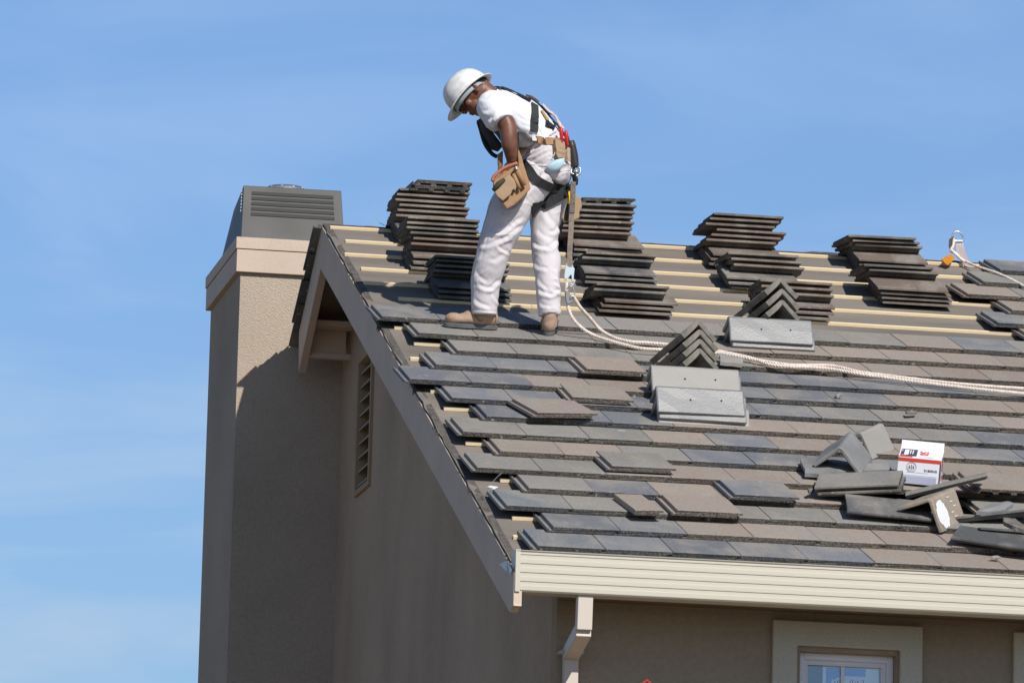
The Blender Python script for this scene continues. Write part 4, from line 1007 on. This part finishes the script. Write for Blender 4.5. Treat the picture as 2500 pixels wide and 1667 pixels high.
# hard hat
Fk = Vector((-.69, .04, -.72)).normalized(); Uk = Vector((-.69, .30, .66)); Uk = (Uk-Fk*Uk.dot(Fk)).normalized(); Sk = Fk.cross(Uk).normalized()
HC = M(*c1(388, 384), -.03)
HC = HC-Fk*.006
def kp(f, s, u): return HC+(Fk*f+Sk*s+Uk*u)*.97
hatm = mat('hat_white', (.78, .77, .74), .35, var=(28, .16), spec=.5, bump=(8, .001))
b = MB(); rings, seg = 14, 48; vs = []; fs = []
for i in range(rings+1):
    t = i/rings*math.pi/2; ce_, se = math.cos(t), math.sin(t)
    for q in range(seg):
        a = 2*math.pi*q/seg; cf, sf = math.cos(a), math.sin(a)
        ridge = .006*math.exp(-(sf*ce_/.16)**2)*(1 if se > .15 else 0)*min(1, se*2)
        vs.append(kp(.14*cf*ce_**.70-.004, .118*sf*ce_**.70, .142*se**.86+ridge-.004))
for i in range(rings):
    for q in range(seg): fs.append((i*seg+q, i*seg+(q+1) % seg, (i+1)*seg+(q+1) % seg, (i+1)*seg+q))
b.add(vs, fs); hat = b.build('hard_hat', hatm, person, smooth=True)
sm = hat.modifiers.new('s', 'SOLIDIFY'); sm.thickness = .003
b = MB(); vs = []
for q in range(seg):
    a = 2*math.pi*q/seg; cf, sf = math.cos(a), math.sin(a); ext = .016+.040*max(0, cf)**1.5+.010*max(0, -cf); drop = -.003-.016*max(0, cf)**2-.004*max(0, -cf)
    for (e0, d0) in ((0, .004), (ext*.5, drop*.5+.003), (ext, drop), (ext-.001, drop-.004), (ext*.5, drop*.5-.004), (0, -.003)):
        vs.append(kp((.14+e0)*cf-.004, (.118+e0*.8)*sf, d0))
b.add(vs, [(q*6+j, ((q+1) % seg)*6+j, ((q+1) % seg)*6+(j+1) % 6, q*6+(j+1) % 6) for q in range(seg) for j in range(6)])
b.build('brim', hatm, hat, smooth=True)
b = MB(); vs = []
for q in range(seg):
    a = 2*math.pi*q/seg; cf, sf = math.cos(a), math.sin(a)
    for (e0, u) in ((-.022, .012), (-.018, .012), (-.024, -.028), (-.028, -.028)): vs.append(kp((.14+e0)*cf-.004+.003, (.118+e0)*sf, u))
b.add(vs, [(q*4+j, ((q+1) % seg)*4+j, ((q+1) % seg)*4+(j+1) % 4, q*4+(j+1) % 4) for q in range(seg) for j in range(4)])
b.build('headband', mat('headband', (.42, .47, .50), .7, var=(20, .2)), hat, smooth=True)

# surfaces to hang straps on
def bvh(objs):
    vs = []; fs = []
    for o in objs:
        k = len(vs); vs += [o.matrix_basis@v.co-(o.location)*0 for v in o.data.vertices]; fs += [[k+i for i in p.vertices] for p in o.data.polygons]
    return BVHTree.FromPolygons(vs, fs)
# meshes are in world coordinates (the child offset cancels the parent's)
BV = BVHTree.FromPolygons(*(lambda V, F: (V, F))(*([v.co.copy() for o in (shirt, trou) for v in o.data.vertices], [[(0 if o is shirt else len(shirt.data.vertices))+i for i in p.vertices] for o in (shirt, trou) for p in o.data.polygons])))
def on(px, py, off=.006, dy=0):
    d = ray(px, py).normalized(); h, n, i, di = BV.ray_cast(CAM, d)
    if h is None or abs(h.y-YM) > .6:
        p = M(px, py, dy); h2, n2, i2, d2 = BV.find_nearest(p)
        if n2.dot(p-h2) < 0: n2 = -n2
        return (h2+n2*off if d2 < .03 else p), n2
    if n.dot(d) > 0: n = -n
    return h+n*off, n
def ribbon(name, pix, width, m_, parent, th=.003, off=.006, k=5, dy=0, fn=c1):
    pts = densify([Vector((*fn(*p[:2]), 0)) for p in pix], k); PP = [on(p.x, p.y, off, dy) for p in pts]
    return strip3(name, [p for p, n in PP], [n for p, n in PP], width, m_, parent, th)
def strip3(name, P, Nn, width, m_, parent, th=.003):
    n = len(P); vs = []
    ws = width if isinstance(width, list) else [width]*n
    for _ in range(2): P = [P[0]]+[(P[i-1]+P[i]*2+P[i+1])/4 for i in range(1, n-1)]+[P[-1]]
    for i in range(n):
        t = (P[min(i+1, n-1)]-P[max(i-1, 0)]).normalized(); nn = Nn[i]; w = t.cross(nn).normalized()*(ws[i]/2); nn = w.cross(t).normalized()*th
        if nn.dot(Nn[i]) < 0: nn = -nn
        vs += [P[i]-w, P[i]+w, P[i]+w+nn, P[i]-w+nn]
    b = MB(); b.add(vs, [(4*i+q, 4*i+(q+1) % 4, 4*i+4+(q+1) % 4, 4*i+4+q) for i in range(n-1) for q in range(4)]+[(3, 2, 1, 0), tuple(4*n-4+q for q in range(4))])
    return b.build(name, m_, parent)
# harness
hx = ribbon('harness', [(985, 470), (990, 560), (985, 650), (982, 715)], .046, mat('grey_webbing', (.045, .05, .045), .8, var=(30, .25)), person)
ribbon('shoulder_strap', [(560, 318), (680, 326), (790, 362), (880, 408), (950, 446)], .034, strapm, hx, off=.008)
ribbon('shoulder_strap', [(1020, 440), (1090, 530), (1150, 620), (1210, 705), (1260, 745)], .036, strapm, hx, off=.010)
ribbon('shoulder_strap', [(1060, 470), (1130, 530), (1200, 610), (1250, 690)], .026, mat('strap_red_white', (.72, .64, .62), .8, var=(60, .4, (.5, .12, .10))), hx, off=.018, th=.012)
ribbon('back_pad', [(910, 395), (960, 425), (1025, 452)], .04, mat('pad', (.09, .055, .05), .8), hx, th=.012, off=.010)
ribbon('side_strap', [(1045, 530), (1085, 590), (1105, 620)], .028, mat('yellow_strap', (.42, .27, .08), .8), hx)
ribbon('side_pad', [(1085, 640), (1160, 690)], .04, strapm, hx, th=.006, off=.008)
ribbon('leg_strap', [(885, 1000), (940, 1070), (985, 1140), (1050, 1185), (1140, 1225), (1225, 1235), (1290, 1225)], .05, strapm, hx, off=.009)
ribbon('leg_strap', [(955, 1430), (1030, 1395), (1110, 1345), (1190, 1290), (1285, 1235)], .085, strapm, hx, off=.010, th=.004)
# chest strap hanging loose in front
def P3(L_, dy): return [M(*c1(x, y), dy) for x, y in L_]
b = MB(); pts = densify(P3([(480, 610), (505, 720), (540, 830), (600, 915), (650, 945)], .0), 5)
b.tube(pts, [.012]*len(pts), 8); b.build('chest_strap', strapm, hx, smooth=True)
b = MB(); etube(b, P3([(490, 600), (545, 720), (610, 820), (680, 870)], -.02), [(.10, .012), (.11, .022), (.11, .024), (.08, .015)], YAX); fuse(b, 'chest_pad', strapm, hx, .006, 3)
# shock pack, rings
b = MB(); etube(b, [M(*c1(1318, 800), -.05), M(*c1(1328, 850), -.05), M(*c1(1345, 940), -.05), M(*c1(1358, 1030), -.05), M(*c1(1362, 1045), -.05)], [(.022, .02), (.03, .024), (.03, .0255), (.028, .022), (.02, .012)], YAX)
fuse(b, 'shock_pack', plast, hx, .004, 2)
b = MB()
b.tube(P3([(1225, 700), (1260, 745), (1290, 760), (1300, 810)], -.05), .008, 8); b.tube(P3([(1335, 1040), (1345, 1100), (1360, 1180)], -.05), .012, 8); b.tube(P3([(1350, 1100), (1375, 1150), (1372, 1190), (1350, 1200)], -.06), .009, 8)
b.tube(P3([(1290, 1200), (1325, 1230), (1345, 1215)], -.03), .012, 8)
b.build('connector', strapm, hx, smooth=True)
b = MB(); b.tube(P3([(1330, 1040), (1320, 1090), (1370, 1120), (1405, 1100), (1410, 1050), (1375, 1040)], -.06), .006, 8)
b.tube(P3([(1345, 1075), (1395, 1085)], -.065), .010, 8); b.build('ring', MT['galv'], hx, smooth=True)
# tool belt with its pouches
tb = ribbon('tool_belt', [(960, 775), (1040, 792), (1120, 805), (1200, 812), (1270, 815)], .040, leather, person, th=.005, off=.008)
ell_pts = []
b = MB(); pts = densify(P3([(1275, 815), (1290, 820)], .05)+[M(1378, 352, .15), M(1350, 348, .2), M(1290, 345, .18), M(1262, 345, .08), M(1258, 345, -.04), M(1272, 340, -.14)], 4)
strip3('belt_back', pts, [(p-M(1318, 346)).normalized() for p in pts], .04, leather, tb, .005)
b = MB()
for x, y in ((985, 765),): 
    p, n = on(*c1(x, y+5), .014); b.obox(p-XD*.012-Vector((0, 0, .014)), XD*.026, Vector((0, 0, .03)), n*.006)
b.build('buckle', mat('buckle', (.75, .70, .66), .3, metal=.3), tb)
def bag(rows, dy, name, m_, parent, vox=.005, dz=0):
    """rows: (cx, cy, half width in crop px, dirx, diry, depth)"""
    e = MB(); P = [M(*c1(r[0], r[1]), dy) for r in rows]; R_ = [(r[5], r[2]/3.733/436) for r in rows]
    etube(e, P, R_, YAX, 24, 5); return fuse(e, name, m_, parent, vox, 2, lambda co: .0025*noise.noise(co*22))
# front left pouch
def slab(poly, dy0, dy1, name, m_, parent, vox=.005, sm=3, noise_a=.002):
    e = MB(); e.add([M(*c1(x, y), dy0) for x, y in poly]+[M(*c1(x, y), dy1) for x, y in poly], [tuple(range(len(poly))), tuple(range(len(poly), 2*len(poly)))[::-1]]+[(i, (i+1) % len(poly), len(poly)+(i+1) % len(poly), len(poly)+i) for i in range(len(poly))])
    return fuse(e, name, m_, parent, vox, sm, lambda co: noise_a*noise.noise(co*25))
pouch = slab([(615, 1165), (830, 1010), (880, 1120), (945, 1195), (950, 1235), (880, 1320), (800, 1390), (740, 1420), (700, 1380), (650, 1310), (612, 1235)], -.31, -.20, 'pouch', leather, tb)
slab([(605, 1235), (760, 1100), (800, 1150), (825, 1215), (815, 1255), (790, 1240), (770, 1290), (700, 1350), (650, 1310)], -.345, -.315, 'pocket', leather2, pouch, .004)
b = MB(); pts = densify(P3([(603, 1165), (625, 1120), (700, 1055), (780, 1020), (832, 1003)], -.315), 5); b.tube(pts, .010, 8)
pts = densify(P3([(603, 1165), (640, 1150), (720, 1085), (832, 1010)], -.2), 4); b.tube(pts, .009, 8); b.build('rim', mat('rim_leather', (.45, .17, .09), .6, var=(20, .3)), pouch, smooth=True)
b = MB(); b.tube(P3([(820, 1045), (850, 1110), (900, 1205)], -.335), [.017, .016, .014], 12); b.tube(P3([(795, 1100), (830, 1180), (855, 1235)], -.335), [.011, .012, .010], 10); b.build('tool_loop', leather, pouch, smooth=True)
b = MB(); b.tube(P3([(612, 1250), (660, 1195), (715, 1150)], -.35), [.010, .016, .010], 10); b.build('patch', mat('leather_patch', (.055, .055, .03), .8), pouch, smooth=True)
b = MB(); b.tube(P3([(815, 1035), (828, 1062)], -.352), .009, 10); b.build('rivet', MT['galv'], pouch)
slab([(650, 925), (700, 890), (700, 1030), (655, 1080)], -.19, -.10, 'pouch_back', mat('leather_shade', (.26, .16, .075), .8, var=(14, .3)), tb)
slab([(838, 865), (865, 930), (905, 1060), (945, 1190), (905, 1195), (850, 1090), (838, 1000)], -.24, -.225, 'pouch_strap', leather, tb, .004)
slab([(845, 850), (925, 862), (880, 945), (860, 930)], -.215, -.16, 'belt_lining', leather, tb)
slab([(838, 712), (888, 708), (920, 735), (965, 780), (992, 828), (930, 872), (845, 862)], -.255, -.17, 'phone_case', plast, tb, .004)
seam = mat('seam_thread', (.40, .37, .38), .9)
ribbon('pocket_seam', [(945, 1012), (1000, 1022), (1060, 1030), (1110, 1030)], .004, seam, trou, th=.0012, off=.0005)
ribbon('pocket_seam', [(1050, 1165), (1040, 1120), (1060, 1040)], .004, seam, trou, th=.0012, off=.0005)
ribbon('pocket_seam', [(1190, 1085), (1260, 1075), (1310, 1068)], .004, seam, trou, th=.0012, off=.0005)
ribbon('side_seam', [(600, 230), (540, 400), (495, 560), (470, 720), (440, 900)], .005, seam, trou, th=.0014, off=.0005, fn=c2)
ribbon('hem_seam', [(425, 1215), (500, 1240), (570, 1250), (638, 1252)], .004, seam, trou, th=.0012, off=.0005, fn=c2)
ribbon('hem_seam', [(1030, 1255), (1120, 1262), (1215, 1256)], .004, seam, trou, th=.0012, off=.0005, fn=c2)
# rear left pouch, shears with red grips, blue dust mask
rp = ribbon('pouch', [(1190, 815), (1195, 880), (1205, 960)], .062, leather2, tb, th=.03, off=.004, k=4)
ribbon('pouch', [(1270, 870), (1275, 990)], .03, mat('suede_pale', (.50, .38, .27), .9, var=(30, .4)), tb, th=.016, off=.006)
slab([(1375, 1290), (1412, 1330), (1420, 1400), (1395, 1460), (1400, 1500), (1350, 1530), (1250, 1545), (1235, 1480), (1300, 1300)], .10, .20, 'pouch', leather2, tb)
def shears(x, y0, y1, lab):
    b = MB(); p0, n = on(*c1(x, y0+60), .035); q = M(*c1(x-4, y0), -.0); q = Vector((M(*c1(x-6, y0)).x, p0.y, M(*c1(x, y0)).z)); r = Vector((M(*c1(x+2, y1)).x, p0.y, M(*c1(x, y1)).z))
    b.tube([q, q.lerp(r, .15), q.lerp(r, .6), r, r-Vector((0, 0, .04))], [.006, .0105, .0115, .010, .006], 10)
    return tag(b.build('pliers', redp, smooth=True), lab, 'pliers')
shears(1182, 732, 820, 'wider red pliers handle standing in the belt pouch')
shears(1238, 752, 840, 'narrower red pliers handle nearest the black shock pack')
b = MB(); cen, n = on(*c1(1165, 1005), .014); U_ = (Vector((.85, 0, .50))).normalized(); V_ = Vector((-.35, -.1, .85)); V_ = (V_-U_*V_.dot(U_)).normalized(); W_ = U_.cross(V_); W_ = W_ if W_.y < 0 else -W_
vs = []; R1, S1 = 8, 24
for i in range(R1+1):
    t = i/R1*math.pi/2
    for q in range(S1):
        a = 2*math.pi*q/S1; sa = math.sin(a); k2 = (.042 if sa < 0 else .018)
        vs.append(cen+U_*(.054*math.cos(a)*math.cos(t))+V_*(k2*sa*math.cos(t))+W_*(.028*math.sin(t)+.002*noise.noise(Vector((a*2, t*5, 0)))))
b.add(vs, [(i*S1+q, i*S1+(q+1) % S1, (i+1)*S1+(q+1) % S1, (i+1)*S1+q) for i in range(R1) for q in range(S1)])
dm = tag(b.build('dust_mask', mat('mask_blue', (.50, .70, .80), .8, var=(12, .1)), smooth=True), 'pale blue dust mask hanging at the worker\'s hip', 'mask'); dm.modifiers.new('s', 'SOLIDIFY').thickness = .002
b = MB(); a_, _ = on(*c1(1150, 955), .02); b_, _ = on(*c1(1185, 835), .03); b.tube([a_, b_], .002, 6); a_, _ = on(*c1(1215, 935), .02); b.tube([a_, b_], .002, 6); b.build('elastic', mat('elastic', (.7, .78, .8), .8), dm)
# hammer hung behind the hip
b = MB(); b.tube(P3([(1302, 1380), (1285, 1450), (1276, 1530)], -.02), [.0125, .014, .015], 10)
hm = tag(b.build('hammer', plast, smooth=True), 'hammer with yellow and black handle hanging behind the worker\'s hip', 'hammer')
b = MB(); b.tube(P3([(1312, 1262), (1306, 1330), (1302, 1380)], -.02), [.010, .011, .0125], 10); b.build('grip', mat('yellow_grip', (.75, .48, .03), .5), hm, smooth=True)
b = MB(); b.tube(P3([(1285, 1250), (1340, 1258)], .0), .012, 10); b.build('head', MT['galv'], hm)

# lanyard, snap hook, rope grab
lan = empty('lanyard', M(1400, 446, -.1), 'grey brown webbing lanyard hanging from the harness to a steel snap hook', 'lanyard')
LP = densify([M(1399, 444, -.10), M(1397, 500, -.10), M(1394, 560, -.10), M(1391, 610, -.10), M(1390.5, 652, -.10)], 6)
nn = [Vector((0, -1, .1))]*len(LP)
strip3('webbing', LP, nn, .0285, webm, lan, .004)
strip3('stitched_fold', LP[:9], nn[:9], .0285, mat('stitched', (.20, .17, .14), .9, bump=(300, .002), var=(90, .6)), lan, .009)
z4 = lambda x, y: (1360+x/13.06, 640+y/13.06)
def Z4(L_, dy=-.1): return [M(*z4(x, y), dy) for x, y in L_]
b = MB()
body = Z4([(270, 150), (310, 30), (330, 130), (400, 170), (475, 150), (500, 40), (525, 170), (565, 200), (555, 270), (540, 420), (525, 630), (480, 640), (462, 420), (440, 400), (330, 540), (240, 545), (235, 400), (260, 250)], -.108)
b.prism(body, Vector((0, .014, 0))); sk = b.build('snap_hook', mat('zinc', (.62, .68, .66), .3, metal=.6, spec=.6), lan, bevel=.0015)
b = MB(); b.tube(densify(Z4([(275, 540), (262, 640), (285, 720), (345, 770), (420, 775), (500, 740), (548, 650), (545, 600)], -.1), 4), .0042, 8); b.build('hook_gate', bpy.data.materials['zinc'], sk, smooth=True)
b = MB(); b.prism(Z4([(360, 900), (270, 920), (280, 1180), (330, 1350), (520, 1270), (450, 1180), (430, 1040)], -.115), Vector((0, .03, 0)))
rg = tag(b.build('rope_grab', mat('grab_steel', (.22, .22, .22), .4, metal=.6), bevel=.002), 'small steel rope grab clamped on the rope below the snap hook', 'rope grab')
b = MB(); b.tube(densify(Z4([(350, 800), (400, 720), (470, 700), (520, 860), (555, 960), (550, 1080), (440, 1090), (430, 1170)], -.12), 3), .0035, 8); b.build('shackle', MT['galv'], rg, smooth=True)

# ------------------------------------------------------------------ ropes: three laid strands
ropem = mat('rope', (.80, .69, .60), .85, bump=(220, .001), var=(40, .18), spec=.1)
def laid(b, pts, R_=.0094, pitch=.05, strands=3, step=.0045):
    # resample
    P = densify(pts, 8); D = [0]
    for i in range(1, len(P)): D.append(D[-1]+(P[i]-P[i-1]).length)
    n = int(D[-1]/step); Q = []; j = 0
    for i in range(n+1):
        d = D[-1]*i/n
        while j < len(D)-2 and D[j+1] < d: j += 1
        t = (d-D[j])/max(1e-9, D[j+1]-D[j]); Q.append(P[j].lerp(P[j+1], t))
    up = Vector((0, 0, 1)); U = []
    for i in range(len(Q)):
        t = (Q[min(i+1, n)]-Q[max(i-1, 0)]).normalized(); up = (up-t*up.dot(t)).normalized(); U.append((up.copy(), t.cross(up)))
    for s_ in range(strands):
        pp = [Q[i]+(U[i][0]*math.cos(2*math.pi*(i*step/pitch+s_/strands))+U[i][1]*math.sin(2*math.pi*(i*step/pitch+s_/strands)))*R_*.5 for i in range(len(Q))]
        b.tube(pp, R_*.62, 6)
cr8 = lambda x, y: c8(x, y)
def blend(pix, n_air):
    """pixels -> points; first n_air of them hang between the worker and the roof"""
    out = []; y0 = YM-.1
    land = RN(*pix[n_air], .016)
    for i, p in enumerate(pix):
        if i < n_air: out.append(pl(*p, 1, y0+(land.y-y0)*(i/n_air)**1.3))
        else: out.append(RN(*p, .018 if len(p) < 3 else p[2]))
    return out
A1 = [(1383, 690), (1384, 735), (1395.7, 773), (1419.5, 800), (1449, 818), (1485, 830.5), (1526.7, 842), (1568, 850.7), (1628, 854), (1690, 857), (1755.6, 862), (1793.9, 868), (1836.7, 877), (1876.5, 883.4), (1928.6, 891), (1977.6, 892), (2020, 892), (2051, 896.5), (2100, 908.5), (2160, 916), (2232, 925), (2330, 936), (2430, 944), (2520, 950), (2640, 962), (2760, 978), (2880, 984), (2990, 994)]
A2 = [(1398.7, 722), (1413.6, 746.5), (1437, 773), (1464, 803), (1497, 823), (1538.6, 834), (1586, 837), (1637, 842), (1700, 850), (1757, 858), (1795, 865), (1838, 875), (1876.5, 889), (1928.6, 895), (1977.6, 896.5), (2020, 899.5), (2051, 904), (2100, 913), (2160, 921), (2232, 931), (2330, 943), (2430, 954), (2520, 963), (2640, 978), (2760, 990), (2880, 1000), (2985, 1004)]
def onr(pp, extra=0):
    return pp
b = MB(); laid(b, blend(A1, 4)); laid(b, blend(A2, 3))
tag(b.build('safety_rope', ropem, smooth=True), 'doubled pale twisted rope lying across the courses to the right edge', 'rope')
b = MB(); K = [(2320.4, 608), (2336.5, 624), (2355, 636.4), (2384.7, 650), (2430.6, 665), (2465, 680), (2500, 698.4), (2530, 712), (2600, 740), (2700, 770)]
yy = [6.50, 6.48, 6.44, 6.3, 6.1, 5.95, 5.75, 5.6, 5.2, 4.9]
laid(b, [pl(*p, 1, y) for p, y in zip(K, yy)], .0078)
laid(b, [pl(2329, 580, 1, 6.53), pl(2327, 600, 1, 6.51), pl(2321, 612, 1, 6.5), pl(2333, 618, 1, 6.5), pl(2345, 632, 1, 6.46), pl(2356, 640, 1, 6.43)], .009, .02)
tag(b.build('anchor_rope', ropem, smooth=True), 'pale rope knotted to the ridge anchor and running down right', 'rope')
anc = empty('anchor', Vector((2.3, 6.55, 2.8)), 'steel ridge anchor plate with upright D ring', 'roof anchor')
b = MB(); ypl = 6.56
poly = [(1625, 225), (1705, 225), (1720, 300), (1745, 370), (1785, 450), (1770, 492), (1730, 480), (1680, 420), (1640, 380), (1622, 300)]
b.prism([pl(*c6(x, y), 1, ypl-.0004*max(0, y-230)) for x, y in poly], Vector((0, .006, 0))); b.build('plate', mat('plate', (.40, .38, .38), .45, metal=.5, var=(14, .6, (.40, .26, .25))), anc)
b = MB(); b.tube(densify([pl(*c6(x, y), 1, 6.55) for x, y in ((1610, 208), (1590, 170), (1600, 130), (1640, 108), (1680, 130), (1706, 170), (1702, 208), (1640, 210), (1612, 208))], 4), .0048, 8); b.build('d_ring', MT['galv'], anc, smooth=True)
b = MB(); b.prism([pl(*c6(x, y), 1, 6.52) for x, y in ((1560, 190), (1600, 160), (1625, 180), (1615, 225), (1590, 250), (1600, 310), (1570, 325), (1555, 260))], Vector((0, .01, 0))); b.build('snap_hook', mat('dark_steel', (.08, .08, .075), .5, metal=.5, var=(30, .4)), anc)
b = MB(); P_ = [pl(*c6(x, y), 1, yv) for x, y, yv in ((1478, 400, 6.40), (1530, 368, 6.44), (1580, 352, 6.46), (1618, 385, 6.44), (1598, 420, 6.38), (1540, 468, 6.36), (1510, 445, 6.38), (1476, 430, 6.40))]
b.prism(P_, Vector((0, .006, -.002))); tag(b.build('cloth_tag', mat('orange_cloth', (.62, .24, .02), .8, var=(40, .5, (.4, .13, .01)))), 'small orange cloth tag on the top batten below the anchor', 'tag')

# ------------------------------------------------------------------ small scraps
b = MB(); w0 = pl(1235, 1190, 1, .62)
b.tube(densify([RN(1182, 1214, -.06), RN(1184, 1195, -.03), RN(1200, 1178, -.0), RN(1222, 1155, .03)], 6), .0012, 5); b.tube(densify([RN(1182, 1214, -.06), RN(1190, 1192, -.03), RN(1208, 1172, 0), RN(1228, 1152, .03)], 6), .0010, 5)
tag(b.build('tie_wire', mat('wire', (.35, .32, .28), .5, metal=.5)), 'thin looped tie wire sticking up at the verge', 'wire')
b = MB(); q0 = [RN(1183, 1191, -.08), RN(1195, 1186, -.08), RN(1217, 1189, -.08), RN(1207, 1195, -.08), RN(1190, 1196, -.08)]
b.prism(q0, ND*.003); tag(b.build('paper_scrap', mat('scrap_white', (.75, .75, .73), .8)), 'small white torn scrap on the bare felt near the wire', 'scrap')
b = MB(); p = [pl(*cc(x, y), 1, 6.6) for x, y in ((440, 405), (470, 440), (500, 490), (545, 512))]; b.tube(p, .0018, 5)
tag(b.build('felt_string', mat('string', (.45, .42, .36), .8)), 'thin pale strand standing above the ridge near the chimney', 'string')
b = MB(); 
for x, y, dx in ((25, 950, 70),):
    a_ = RN(*c8(x, y), .003); b.tube([a_, a_+XD*.045+SD*.002], .0016, 5); b.tube([a_+XD*.045-SD*.003, a_+XD*.045+SD*.006], .002, 5)
tag(b.build('nail', MT['galv']), 'bright loose nail lying on a tile left of centre', 'nail')
# chalk strokes on the spare tiles
for o in [o for o in bpy.data.objects if o.get('group') == 'spare tiles laid out on finished courses' and 'narrow' not in o['label'] and 'grey spare tile right' not in o['label']]:
    b = MB(); x = random.uniform(.10, .16)
    pts = densify([Vector((x, .36, TT+.0006)), Vector((x+.03, .31, TT+.0006)), Vector((x+.07, .27, TT+.0006))], 4)
    b.tube(pts, .0016, 4); q = b.build('chalk_mark', chalk, o); q.location = (0, 0, 0)
for me in bpy.data.meshes:
    pass
bpy.context.view_layer.update()
